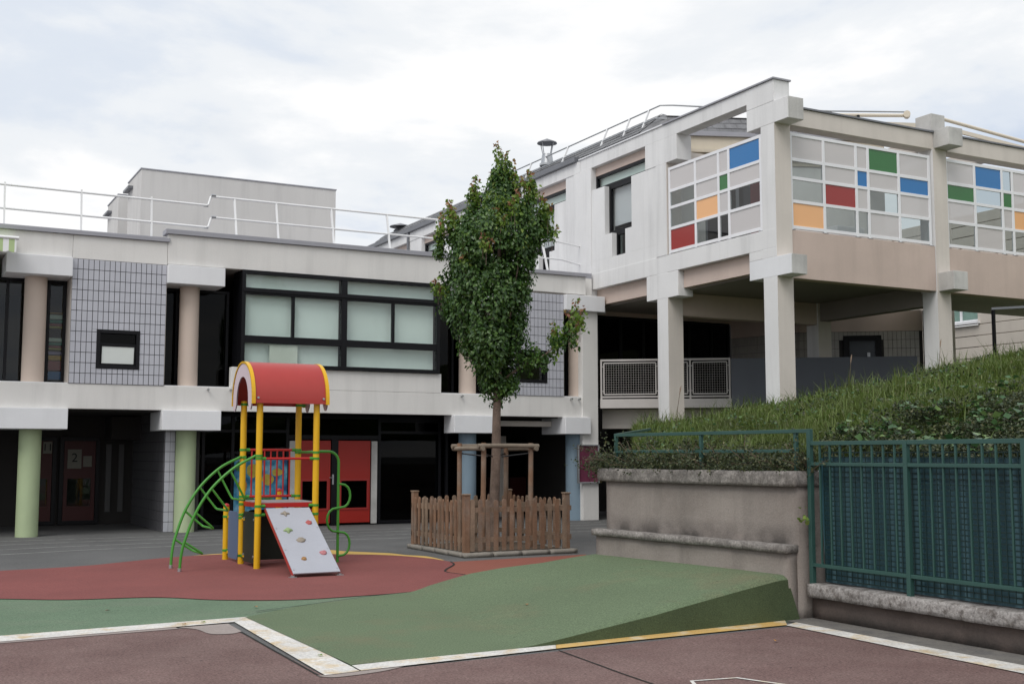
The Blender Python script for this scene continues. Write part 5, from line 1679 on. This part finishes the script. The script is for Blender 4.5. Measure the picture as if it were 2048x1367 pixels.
def picket(x, y, face, h, wd=0.075, mat='wood', lean=0.0):
    """vertical board with a rounded top; face: axis it faces"""
    prof = [(-wd / 2, 0.10), (wd / 2, 0.10), (wd / 2, h - 0.035), (wd * 0.36, h - 0.012), (wd * 0.12, h), (-wd * 0.12, h), (-wd * 0.36, h - 0.012), (-wd / 2, h - 0.035)]
    prof = [(p + lean * (q - 0.1), q) for p, q in prof]
    if face == 'y':
        return MB().prism([(x + p, q) for p, q in prof], 'y', y - 0.011, y + 0.011)
    return MB().prism([(y + p, q) for p, q in prof], 'x', x - 0.011, x + 0.011)


def runs(face, fixed, a, b, n):
    for i in range(n):
        t_ = (i + 0.5) / n
        c = lerp(a, b, t_) + rng.uniform(-0.006, 0.006)
        h = 0.945 + rng.uniform(-0.02, 0.012)
        m = picket(c, fixed, 'y', h, rng.uniform(0.07, 0.08), lean=rng.uniform(-0.012, 0.012)) if face == 'y' else picket(fixed, c, 'x', h, rng.uniform(0.07, 0.08), lean=rng.uniform(-0.012, 0.012))
        m.build('picket', rng.choice(['wood', 'wood', 'wood2']), PK)


runs('y', y0 - 0.045, x0 + 0.02, x1 + 0.02, 13)
runs('y', y1 + 0.045, x0, x1, 13)
runs('x', x0 - 0.045, y0 + 0.06, y1 - 0.05, 12)
runs('x', x1 + 0.045, y0 + 0.06, y1 - 0.05, 12)
for z in (0.24, 0.735):
    PKr = ((x0 - 0.03, x1 + 0.09, y0 - 0.032, y0 - 0.006), (x0 - 0.05, x1 + 0.05, y1 + 0.006, y1 + 0.032))
    for a, b, c, d_ in PKr: B(PK, 'rail', 'wood2', a, b, c, d_, z, z + 0.085)
    B(PK, 'rail', 'wood2', x0 - 0.032, x0 - 0.006, y0 - 0.005, y1 + 0.005, z + 0.002, z + 0.087)
    B(PK, 'rail', 'wood2', x1 + 0.006, x1 + 0.032, y0 - 0.005, y1 + 0.005, z + 0.002, z + 0.087)
for (x, y) in ((x0, y0), (x1, y0), (x0, y1), (x1, y1)):
    p = B(PK, 'post', 'wood', x - 0.05, x + 0.05, y - 0.05, y + 0.05, 0.05, 1.02, 0.004)
    MB().box(x - 0.062, x + 0.062, y - 0.062, y + 0.062, 1.021, 1.045).build('cap', 'wood2', p, bevel=0.006)

TX, TY = 9.64, 18.70
SK = thing('tree_stakes', (TX, TY, 0), 'four round wooden stakes joined by horizontal logs supporting the tree', 'tree support')
a = 0.47
cs_ = [(TX - a, TY + a), (TX - a, TY - a), (TX + a, TY - a), (TX + a, TY + a)]
for k, (x, y) in enumerate(cs_):
    MB().tube([(x, y, 0.0), (x + rng.uniform(-.03, .03), y, 1.9)], [0.047, 0.044], 14).build('stake', 'wood', SK, smooth=True)
for k in range(4):
    (xa, ya), (xb, yb) = cs_[k], cs_[(k + 1) % 4]
    dx_, dy_ = (xb - xa), (yb - ya)
    ln = math.hypot(dx_, dy_); ox, oy = dx_ / ln, dy_ / ln
    z = 1.845 if k % 2 else 1.80
    off = 0.06
    MB().tube([(xa - ox * .13 + oy * off, ya - oy * .13 - ox * off, z), (xa + dx_ / 2 + oy * off, ya + dy_ / 2 - ox * off, z + .005), (xb + ox * .13 + oy * off, yb + oy * .13 - ox * off, z)], 0.040, 12).build('log', 'logwood', SK, smooth=True)
for (x, y) in cs_:
    MB().tube([(x, y, 1.72), (TX + (x - TX) * .2, TY + (y - TY) * .2, 1.66)], 0.014, 6).build('strap', 'black', SK)

# ---- pear tree
TR = thing('young_tree', (TX, TY, 0), 'young upright tree with dense green crown and reddish shoot tips inside the picket fence', 'tree')
def W3(l, f, z):
    """lateral (towards the right of the court) and depth offsets from the trunk"""
    p = CR * l + CF * f
    return Vector((TX + p.x, TY + p.y, z))
tk = MB()
tk.tube([W3(0, 0, 0), W3(-0.01, 0, 0.35), W3(0.0, 0, 1.0), W3(0.03, 0, 1.75), W3(0.03, 0, 2.3), W3(0.05, 0, 2.8), W3(0.06, .02, 3.6), W3(0.07, 0, 4.6), W3(0.09, 0, 5.8), W3(0.12, 0, 7.0)],
        [0.115, 0.095, 0.09, 0.085, 0.075, 0.07, 0.06, 0.045, 0.03, 0.012], 14)
# silhouette of the crown: height, left and right reach from the trunk axis
ENV = [(2.66, -0.10, 0.16), (2.85, -0.26, 0.38), (3.05, -0.38, 0.54), (3.57, -0.70, 0.74), (4.0, -0.97, 0.76), (4.5, -1.08, 0.74), (4.9, -1.09, 0.78), (5.4, -1.06, 0.93),
       (5.7, -1.00, 0.94), (5.95, -0.76, 0.90), (6.15, -0.44, 0.74), (6.4, -0.25, 0.48), (6.7, -0.14, 0.36), (7.0, 0.0, 0.27), (7.2, 0.06, 0.17)]
def env(z):
    for (z0, a0, b0), (z1, a1, b1) in zip(ENV, ENV[1:]):
        if z <= z1:
            t_ = max(0, (z - z0) / (z1 - z0)); return lerp(a0, a1, t_), lerp(b0, b1, t_)
    return ENV[-1][1:]
LP, LM, LO = [], [], []
def clump(c, rx, rz, n, young=0.0, outv=(0, 0)):
    for _ in range(n):
        u3 = Vector((rng.gauss(0, 1), rng.gauss(0, 1), rng.gauss(0, 1))).normalized() * rng.random() ** 0.45
        LP.append((c.x + u3.x * rx, c.y + u3.y * rx, c.z + u3.z * rz))
        LO.append((outv[0] + u3.x * .7, outv[1] + u3.y * .7, 0.15 + u3.z * .3))
        LM.append(1 if rng.random() < young * (0.35 + 0.65 * (u3.z > -0.2)) else 0)
def shoot(p, length, lean=(0, 0)):
    q = Vector(p)
    n = int(length / 0.022)
    for i in range(n):
        q = q + Vector((lean[0] * .02 + rng.gauss(0, .006), lean[1] * .02 + rng.gauss(0, .006), 0.022))
        t_ = i / n
        for _ in range(4 if t_ < 0.6 else 3):
            LP.append((q.x + rng.gauss(0, .055 * (1.25 - t_)), q.y + rng.gauss(0, .055 * (1.25 - t_)), q.z + rng.gauss(0, .02))); LO.append((rng.gauss(0, .7), rng.gauss(0, .7), 0))
            LM.append(2 if (t_ > 0.66 and rng.random() < .6) else (1 if t_ > 0.15 else rng.choice((0, 1))))
    SH.append([Vector(p) - Vector((0, 0, .2)), Vector(p), q])
SH = []
count = 0
while count < 800:
    z = rng.uniform(2.72, 7.1)
    a_, b_ = env(z)
    hw_ = (b_ - a_) / 2; mid_ = (a_ + b_) / 2
    if rng.random() > (hw_ / 0.95) ** 1.3: continue
    th = rng.uniform(0, 6.283); rr_ = rng.uniform(0.05, 1.0) ** 0.36
    lump = 0.97 + 0.34 * noise.noise(Vector((math.cos(th) * 1.6, math.sin(th) * 1.6, z * 1.5)))
    l_ = mid_ + math.cos(th) * rr_ * max(0.02, hw_ - 0.10) * lump
    f_ = math.sin(th) * rr_ * max(0.02, min(hw_, 0.92) - 0.13) * lump
    c = W3(l_, f_, z)
    if noise.noise(c * 1.9 + Vector((3, 8, 1))) < -0.20: continue
    o_ = CR * math.cos(th) + CF * math.sin(th)
    yg = max(0.0, (z - 5.2) * 0.34) if rr_ > 0.75 else 0.02
    clump(c, rng.uniform(0.11, 0.17), rng.uniform(0.16, 0.26), int(rng.uniform(32, 56)), min(0.5, yg * rng.uniform(0, 1.3)), (o_.x * .8 * rr_, o_.y * .8 * rr_))
    count += 1
# separate leaders standing above the shoulders of the crown
for (l_, f_, z0, z1) in ((-0.40, 0.0, 5.9, 6.50), (0.62, 0.0, 6.0, 6.62), (-0.80, 0.05, 5.6, 6.05), (0.90, 0.0, 5.7, 6.18), (0.15, -0.55, 5.6, 6.2), (0.2, 0.5, 5.9, 6.5), (-0.45, 0.5, 5.6, 6.1), (0.36, 0.05, 6.2, 6.6), (-1.0, 0.0, 5.3, 5.72)):
    for k in range(9):
        t_ = k / 8
        clump(W3(l_ + rng.gauss(0, .03), f_ + rng.gauss(0, .03), lerp(z0, z1, t_)), 0.13 - 0.06 * t_, 0.11, 34, 0.15 + 0.7 * t_)
# side branch reaching out to the right
for k in range(38):
    t_ = k / 37
    c = W3(0.50 + 0.95 * t_ + rng.gauss(0, .07), -0.12 + rng.gauss(0, .09), 3.32 + 0.62 * t_ ** 1.3 + rng.gauss(0, .13 - .05 * t_))
    clump(c, 0.12 - 0.05 * t_, 0.15, 24, 0.3 * (t_ > .5))
for (l_, f_, z0, ln) in ((0.10, 0.0, 6.98, 0.36), (0.14, 0.05, 6.9, 0.30), (0.63, 0.0, 6.48, 0.36), (0.55, -.1, 6.4, .26), (-0.36, 0.0, 6.35, 0.36), (-0.42, 0.1, 6.2, .3), (-0.82, 0.0, 5.95, 0.32), (-0.74, -.15, 5.9, .25), (-0.99, 0.05, 5.78, 0.3), (0.90, 0.0, 6.0, 0.36), (0.98, .1, 5.7, .3),
                         (0.3, -.6, 6.0, .3), (-0.5, .5, 5.9, .35), (0.4, .6, 6.1, .35), (-1.03, 0, 4.6, .25), (-0.2, -0.85, 5.3, .25), (0.05, -0.7, 5.75, .25), (1.47, -.12, 4.02, 0.42), (1.38, -.05, 3.95, .28), (1.05, -.1, 3.85, .2), (-.55, -.6, 5.1, .22), (.75, .45, 5.7, .3), (-0.05, .3, 6.6, .3), (.32, 0, 6.7, .22)):
    shoot(W3(l_ + .06, f_ - .07, z0 - .12), ln, (rng.uniform(-.35, .35), rng.uniform(-.3, .3)))
    shoot(W3(l_, f_, z0), ln * 1.2, (rng.uniform(-.2, .2), rng.uniform(-.2, .2)))
# limbs rising from the fork
for (l, f, zt) in ((-0.42, -0.05, 6.5), (-0.80, 0.0, 6.0), (-0.8, -0.1, 4.7), (-0.55, -0.42, 5.6), (-0.5, 0.48, 5.9), (0.58, 0.0, 6.6), (0.80, 0.10, 6.2), (0.5, -0.48, 5.8), (0.48, 0.5, 6.1), (0.0, -0.65, 5.5), (0.05, 0.70, 5.6), (0.25, .1, 6.6)):
    r0 = math.hypot(l, f)
    zb = 2.55 + 0.5 * r0 + rng.uniform(0, .3)
    path = []
    for i in range(11):
        t_ = i / 10
        out = 1 - (1 - min(1, t_ * 2.0)) ** 1.8
        path.append(W3(0.04 + (l * 0.78 - 0.04) * out * min(1, 0.35 + t_) + 0.03 * math.sin(i * 1.3 + l * 9), f * 0.78 * out * min(1, 0.35 + t_) + 0.03 * math.cos(i * 1.7 + f * 7), lerp(zb, zt, t_)))
    MB().tube(path, [lerp(0.032, 0.006, (i / 10) ** 0.8) for i in range(11)], 6).build('limb', 'bark', TR, smooth=True)
MB().tube([W3(0.05, 0, 2.95), W3(0.45, -.08, 3.25), W3(0.9, -.12, 3.48), W3(1.25, -.12, 3.75), W3(1.46, -.12, 4.1)], [0.03, 0.022, 0.016, 0.011, 0.005], 6).build('limb', 'bark', TR, smooth=True)
tw_ = MB()
for pth in SH: tw_.tube(pth, [0.006, 0.005, 0.002], 4)
tag(tw_.build('shoots', 'bark', TR), kind='stuff')
tk.build('trunk', 'bark', TR, smooth=True)
cr = leaf_cloud('crown', LP, 0.076, ['leaf', 'leaf_young', 'leaf_red'], np.array(LM), 0.55, 0.25, 0.62, 0.30, droop=0.7, outw=np.array(LO) * 1.1)
tag(under(cr, TR), kind='stuff')

# ================================================================== play tower
PT = thing('play_tower', (5.39, 17.74, 0), 'small playground climbing tower with red barrel roof, yellow posts and grey climbing ramp', 'play tower')
pa, pb, qa, qb = 4.945, 5.835, 17.30, 18.19
PZ = 0.0125
for (x, y) in ((pa, qa), (pa, qb), (pb, qa), (pb, qb)):
    T(PT, 'post', 'yellow', [(x, y, PZ), (x, y, 2.53)], 0.048, 20)
for (x, y, z) in ((4.925, 19.05, 0.86), (5.80, 19.08, 1.09)):
    s_ = T(PT, 'short_post', 'yellow', [(x, y, PZ), (x, y, z)], 0.048, 20)
    MB().tube([(x, y, z), (x, y, z + 0.02), (x, y, z + 0.04), (x, y, z + 0.05)], [0.05, 0.049, 0.035, 0.01], 20).build('cap', 'redtube', s_, smooth=True)
def clamp(x, y, z, dx_, dy_):
    m = MB().tube([(x, y, z - 0.018), (x, y, z + 0.018)], 0.0535, 18)
    m.tube([(x + dx_ * .04, y + dy_ * .04, z), (x + dx_ * .105, y + dy_ * .105, z)], 0.026, 10)
    m.build('clamp', 'greentube', PT, smooth=True)
# barrel roof
cy_, hw, zb, rise = 17.745, 0.56, 2.515, 0.60
def arch(n, hw_, rise_, base):
    out = []
    for k in range(n + 1):
        t_ = math.pi * k / n
        out.append((cy_ - hw_ * math.cos(t_), base + rise_ * math.sin(t_) ** 0.92))
    return out
m = MB()
o_, i_ = arch(28, hw, rise, zb), arch(28, hw - 0.012, rise - 0.012, zb)
poly = o_ + list(reversed(i_))
for (xa, xb) in ((4.83, 5.95),):
    n_o = len(o_)
    vs = [(xa, y, z) for y, z in poly] + [(xb, y, z) for y, z in poly]
    N_ = len(poly)
    fs = [(k, k + 1, k + 1 + N_, k + N_) for k in range(N_ - 1)] + [(N_ - 1, 0, N_, 2 * N_ - 1)]
    m.add(vs, fs)
    for k in range(n_o - 1):
        m.f.append((k, N_ - 1 - k, N_ - 2 - k, k + 1)); m.m.append(0)
        m.f.append((N_ + k, N_ + k + 1, 2 * N_ - 2 - k, 2 * N_ - 1 - k)); m.m.append(0)
m.build('roof', 'roofred', PT, smooth=True)
for y in (cy_ - hw, cy_ + hw):
    MB().box(4.84, 5.94, y - 0.006, y + 0.014, zb - 0.05, zb + 0.012).build('roof_edge', 'roofred', PT)
def end_panel(x, mat):
    outer = arch(28, hw - 0.03, rise - 0.03, zb)
    inner = arch(28, 0.33, 0.40, zb - 0.03)
    lob_r = [(cy_ + hw - 0.03, zb - 0.03), (cy_ + hw - 0.05, zb - 0.11), (cy_ + hw - 0.11, zb - 0.155), (cy_ + 0.40, zb - 0.13), (cy_ + 0.345, zb - 0.07)]
    lob_l = [(2 * cy_ - y, z) for y, z in reversed(lob_r)]
    ring = outer + lob_r + list(reversed(inner)) + lob_l
    # outer runs from y small to large; build as strip of quads between outer and inner
    m_ = MB()
    K = 28
    for xx in (x - 0.008, x + 0.008):
        b_ = len(m_.v)
        m_.v += [(xx, y, z) for y, z in outer] + [(xx, y, z) for y, z in inner]
        for k in range(K):
            m_.f.append((b_ + k, b_ + k + 1, b_ + K + 2 + k, b_ + K + 1 + k)); m_.m.append(0)
        for lob, oi, ii in ((lob_r, K, 2 * K + 1), (lob_l, 0, K + 1)):
            c_ = len(m_.v)
            m_.v += [(xx, y, z) for y, z in lob]
            if lob is lob_r: m_.f.append((b_ + oi,) + tuple(range(c_, c_ + 5)) + (b_ + ii,))
            else: m_.f.append((b_ + ii,) + tuple(range(c_, c_ + 5)) + (b_ + oi,))
            m_.m.append(0)
    return m_.build('end_panel', mat, PT)
end_panel(4.80, 'lilac'); end_panel(5.975, 'lilac')
for x in (4.81, 5.965):
    pth = [(x, y, z) for y, z in arch(32, hw + 0.012, rise + 0.012, zb - 0.02)]
    pth = [(x, pth[0][1], zb - 0.06)] + pth + [(x, pth[-1][1], zb - 0.06)]
    m = MB()
    for k in range(len(pth) - 1):
        p, q = Vector(pth[k]), Vector(pth[k + 1])
        if (q - p).length > 1e-5: m.bar(p, q + (q - p).normalized() * 0.004, 0.055, 0.03, up=(p - Vector((x, cy_, zb - 0.1))).normalized() if k not in (0,) else (0, -1, 0))
    m.build('trim', 'yellow', PT, smooth=True)
for x in (4.88, 5.90):
    MB().tube([(x, cy_ - hw - 0.001, zb + 0.03), (x, cy_ - hw - 0.022, zb + 0.03)], 0.017, 10).build('bolt', 'galv', PT, smooth=True)
# deck
B(PT, 'deck', 'deck', pa + 0.03, pb - 0.03, qa + 0.03, qb - 0.03, 0.975, 0.99)
m = MB(); m.box(pa + 0.05, pb - 0.05, qa + 0.01, qa + 0.03, 0.905, 0.974); m.box(pa + 0.05, pb - 0.05, qb - 0.03, qb - 0.01, 0.905, 0.974)
m.box(pa + .01, pa + .03, qa + .05, qb - .05, 0.905, 0.974); m.box(pb - .03, pb - .01, qa + .05, qb - .05, 0.905, 0.974)
m.build('deck_edge', 'redtube', PT, bevel=0.003)
# red barrier on the rear side, red bar at the front
for z in (1.77, 1.045):
    T(PT, 'barrier_rail', 'redtube', [(pa + .09, qb, z), (pb - .09, qb, z)], 0.02, 10)
for k in range(7):
    x = pa + 0.14 + k * 0.102
    T(PT, 'barrier_bar', 'redtube', [(x, qb, 1.05), (x, qb, 1.765)], 0.013, 8)
T(PT, 'front_bar', 'redtube', [(pa + .09, qa, 1.637), (pb - .09, qa, 1.637)], 0.02, 10)
for (x, y, z, a, b) in ((pa, qb, 1.77, 1, 0), (pb, qb, 1.77, -1, 0), (pa, qb, 1.045, 1, 0), (pb, qb, 1.045, -1, 0), (pa, qa, 1.637, 1, 0), (pb, qa, 1.637, -1, 0), (pa, qb, 0.93, 1, 0), (pa, qa, 0.93, 1, 0), (pb, qa, 0.93, -1, 0),
                        (pa, qb, 2.48, 1, 0), (pb, qb, 2.48, 1, 0), (pa, qa, 0.80, 1, 0), (pb, qa, 0.80, -1, 0), (pa, qb, 1.655, 0, -1), (pa, qa, 1.68, 0, 1), (pb, qb, 1.73, 0, -1), (pb, qa, 1.73, 0, 1),
                        (pa, qb, 0.77, 0, -1), (pa, qb, 0.14, 0, -1), (pa, qb, 0.72, 0, 1), (pa, qb, 0.14, 0, 1), (4.925, 19.05, 0.70, 0, -1), (4.925, 19.05, 0.16, 0, -1)):
    clamp(x, y, z, a, b)
# boards
def board(name, mat, plane, fixed, a0, a1, z0, z1, r=0.07):
    pr_ = []
    for (cx, cz, s0) in ((a1 - r, z0 + r, -90), (a1 - r, z1 - r, 0), (a0 + r, z1 - r, 90), (a0 + r, z0 + r, 180)):
        for k in range(5):
            t_ = R(s0 + k * 22.5); pr_.append((cx + r * math.cos(t_), cz + r * math.sin(t_)))
    return MB().prism(pr_, plane, fixed - 0.009, fixed + 0.009).build(name, mat, PT, bevel=0.002)
bb = board('side_board', 'darkgreen', 'x', pa, 17.42, 18.07, 0.07, 0.83)
for (y, z) in ((17.47, 0.72), (17.47, 0.17), (18.02, 0.72), (18.02, 0.17)):
    MB().tube([(pa - 0.009, y, z), (pa - 0.02, y, z)], 0.02, 10).build('bolt', 'galv', bb, smooth=True)
board('side_board', 'bluepanel', 'x', pa - 0.01, 18.33, 18.92, 0.06, 0.80)
board('back_board', 'darkgreen', 'y', qb - 0.02, pa + 0.08, pb - 0.08, 0.06, 0.84)
board('side_board', 'bluepanel', 'x', 5.81, 18.33, 18.95, 0.06, 0.50)
for z in (0.14, 0.70):
    MB().box(4.915, 4.935, 18.90, 19.0, z - .02, z + .02).build('bracket', 'yellow', PT)
    MB().box(pa - .012, pa + .008, 17.98, 18.14, z - .012, z + .022).build('bracket', 'yellow', PT)
# climbing ramp with holds
tl_, tr_, bl_, br_ = Vector((5.05, 17.25, 0.885)), Vector((5.72, 17.25, 0.885)), Vector((5.03, 15.80, 0.055)), Vector((5.71, 15.80, 0.055))
nrm = (tr_ - tl_).cross(bl_ - tl_).normalized()
if nrm.z < 0: nrm = -nrm
def ramp_pt(s_, t_, h=0.0):
    return tl_.lerp(tr_, s_).lerp(bl_.lerp(br_, s_), t_) + nrm * h
m = MB()
cr_ = [ramp_pt(0, 0, .018), ramp_pt(1, 0, .018), ramp_pt(1, 1, .018), ramp_pt(0, 1, .018), ramp_pt(0, 0, 0), ramp_pt(1, 0, 0), ramp_pt(1, 1, 0), ramp_pt(0, 1, 0)]
m.add(cr_, [(0, 3, 2, 1), (4, 5, 6, 7), (0, 1, 5, 4), (1, 2, 6, 5), (2, 3, 7, 6), (3, 0, 4, 7)])
cp_ = m.build('climbing_ramp', 'greypanel', PT, bevel=0.003)
for s_ in (0.0, 1.0):
    MB().bar(ramp_pt(s_, -0.03, -0.03), ramp_pt(s_, 1.0, -0.03), 0.010, 0.045, up=nrm).build('side_rail', 'roofred', cp_)
for s_ in (0.0, 1.0):
    q = ramp_pt(s_, 0.985, -0.03)
    MB().box(q.x - .02, q.x + .02, q.y - 0.03, q.y + .02, PZ, q.z).box(q.x - .05, q.x + .05, q.y - .05, q.y + .03, PZ, PZ + .008).build('foot', 'galv', cp_)
def hold(s_, t_, r, mat, ex=1.0, kind=0, seed=0):
    bm = bmesh.new()
    bmesh.ops.create_icosphere(bm, subdivisions=3, radius=1.0)
    c = ramp_pt(s_, t_, 0.016)
    ax = (tr_ - tl_).normalized(); ay = nrm.cross(ax)
    for v in bm.verts:
        p = v.co.copy()
        q = 1 + 0.28 * noise.noise(p * 1.6 + Vector((seed, 0, 0)))
        if kind == 1: q *= 1 + 0.45 * math.cos(4 * math.atan2(p.y, p.x)) * (1 - abs(p.z))
        if kind == 2: q *= 1 + 0.25 * (p.y > 0.2)
        p = p * q
        dent = max(0, 1 - (Vector((p.x, p.y, 0)).length / 0.3)) * 0.45 if p.z > 0 else 0
        v.co = c + ax * p.x * r * ex + ay * p.y * r + nrm * (max(-0.1, p.z) * r * 0.75 - dent * r * .5)
    me = bpy.data.meshes.new('hold'); bm.to_mesh(me); bm.free()
    me.materials.append(M[mat]); me.polygons.foreach_set('use_smooth', [True] * len(me.polygons))
    o = bpy.data.objects.new('hold', me); COL.objects.link(o); o.parent = cp_; o.location = -WO[cp_.name]
    WO[o.name] = Vector((0, 0, 0))
for args in ((0.37, 0.10, 0.052, 'hold_grey', 1.3, 1, 1), (0.82, 0.26, 0.05, 'hold_red', 0.95, 2, 2), (0.27, 0.37, 0.06, 'hold_green', 1.2, 1, 3),
             (0.46, 0.53, 0.055, 'hold_grey', 1.25, 2, 4), (0.35, 0.80, 0.048, 'hold_brown', 0.95, 0, 5), (0.82, 0.73, 0.05, 'hold_pink', 1.2, 2, 6)):
    hold(args[0], args[1], args[2] * 0.85, *args[3:])
for s_ in (0.04, 0.96):
    for t_ in (0.33, 0.66, 0.95):
        c = ramp_pt(s_, t_, 0.018); MB().tube([c, c + nrm * 0.005], 0.012, 8).build('screw', 'galv', cp_)
# arched ladder with looped rungs
def lad(y0_, y1_, ztop):
    c = spline([(3.832, y0_, PZ), (3.85, lerp(y0_, y1_, .1), 0.25), (3.90, lerp(y0_, y1_, .25), 0.47), (4.04, lerp(y0_, y1_, .45), 0.85), (4.26, lerp(y0_, y1_, .6), 1.20), (4.57, lerp(y0_, y1_, .8), 1.49), (4.90, y1_, ztop)], 8)
    return c
ra, rb = lad(17.97, 18.16, 1.66), lad(17.38, 17.33, 1.68)
for c in (ra, rb):
    T(PT, 'ladder_rail', 'greentube', c, 0.021, 10)
    MB().tube([(c[0].x, c[0].y, PZ), (c[0].x, c[0].y, PZ + 0.05)], 0.028, 12).build('foot', 'galv', PT, smooth=True)
for zt_, ln in ((0.45, 0.33), (0.83, 0.36), (1.19, 0.42), (1.47, 0.50)):
    i = min(range(1, len(ra) - 1), key=lambda q: abs(ra[q].z - zt_))
    A, Bq = ra[i], rb[i]
    tg = (ra[i + 1] - ra[i - 1]).normalized()
    inn = (Vector((tg.z, 0, -tg.x)).normalized() + Vector((0, 0, -0.35))).normalized()
    A2, B2 = A + inn * ln, Bq + inn * ln
    m_ = (A2 - A).normalized(); s_ = (B2 - A2).normalized()
    path = [A, A2 - m_ * .06, A2 - m_ * .015 + s_ * .02, A2 + s_ * .06, B2 - s_ * .06, B2 - m_ * .015 - s_ * .02, B2 - m_ * .06, Bq]
    T(PT, 'rung', 'greentube', path, 0.0165, 8)
# sliding pole with winding foot tube
T(PT, 'pole_arm', 'greentube', [(pb, qb - .08, 1.735), (pb, qa + .08, 1.735)], 0.02, 10)
pole = [(pb, 17.745, 1.735), (6.05, 17.745, 1.745)] + [(6.19 + 0.17 * math.sin(t_ * math.pi / 12), 17.745, 1.575 + 0.17 * math.cos(t_ * math.pi / 12)) for t_ in range(7)] + [(6.36, 17.74, 0.8), (6.36, 17.74, PZ)]
T(PT, 'pole', 'greentube', pole, 0.022, 12)
snake = []
for k in range(3):
    z1, z0 = 1.235 - 0.375 * k, 1.235 - 0.375 * (k + 1)
    sg = 1 if k % 2 == 0 else -1
    for j in range(9):
        t_ = math.pi * j / 8
        snake.append((6.36 + sg * (0.19 * abs(math.sin(t_)) ** 0.7), 17.715, (z0 + z1) / 2 + (z1 - z0) / 2 * math.cos(t_) ** 1 ))
T(PT, 'foot_tube', 'greentube', snake, 0.019, 10)

# fallen leaves scattered on the rubber and strips
lf = [(2.9, 12.02, 'leaf_young', 'green fallen leaf on the white strip near its inner corner'), (2.70, 11.97, 'hold_brown', 'brown fallen leaf on the white strip left of a green one'),
      (3.7, 12.95, 'hold_brown', 'brown fallen leaf on the green rubber beyond the strip corner'), (6.0, 10.9, 'hold_brown', 'dark fallen leaf alone in the middle of the green ramp'),
      (7.2, 8.4, 'toyorange', 'orange fallen leaf lying on the brown asphalt at the right'), (3.3, 9.6, 'leaf_young', 'green fallen leaf on the oblique white strip near the frame bottom'),
      (2.2, 13.4, 'wood2', 'pale fallen leaf on the left green rubber')]
for (x, y, mt, lb) in lf:
    z = 0.02 if x < 5.0 or y < 9.2 else ramp_z(x, (y - ramp_near(x)) / (ramp_far(x) - ramp_near(x))) + 0.006
    a_ = rng.uniform(0, 6.28)
    c_, s_ = math.cos(a_), math.sin(a_)
    mm = MB().add([(x - c_ * .035, y - s_ * .035, z), (x + s_ * .02, y - c_ * .02, z + .012), (x + c_ * .035, y + s_ * .035, z + 0.004), (x - s_ * .02, y + c_ * .02, z + .012)], [(0, 1, 2), (0, 2, 3)])
    tag(mm.build('fallen_leaf', mt), lb, 'leaf', 'fallen leaves on the play court')
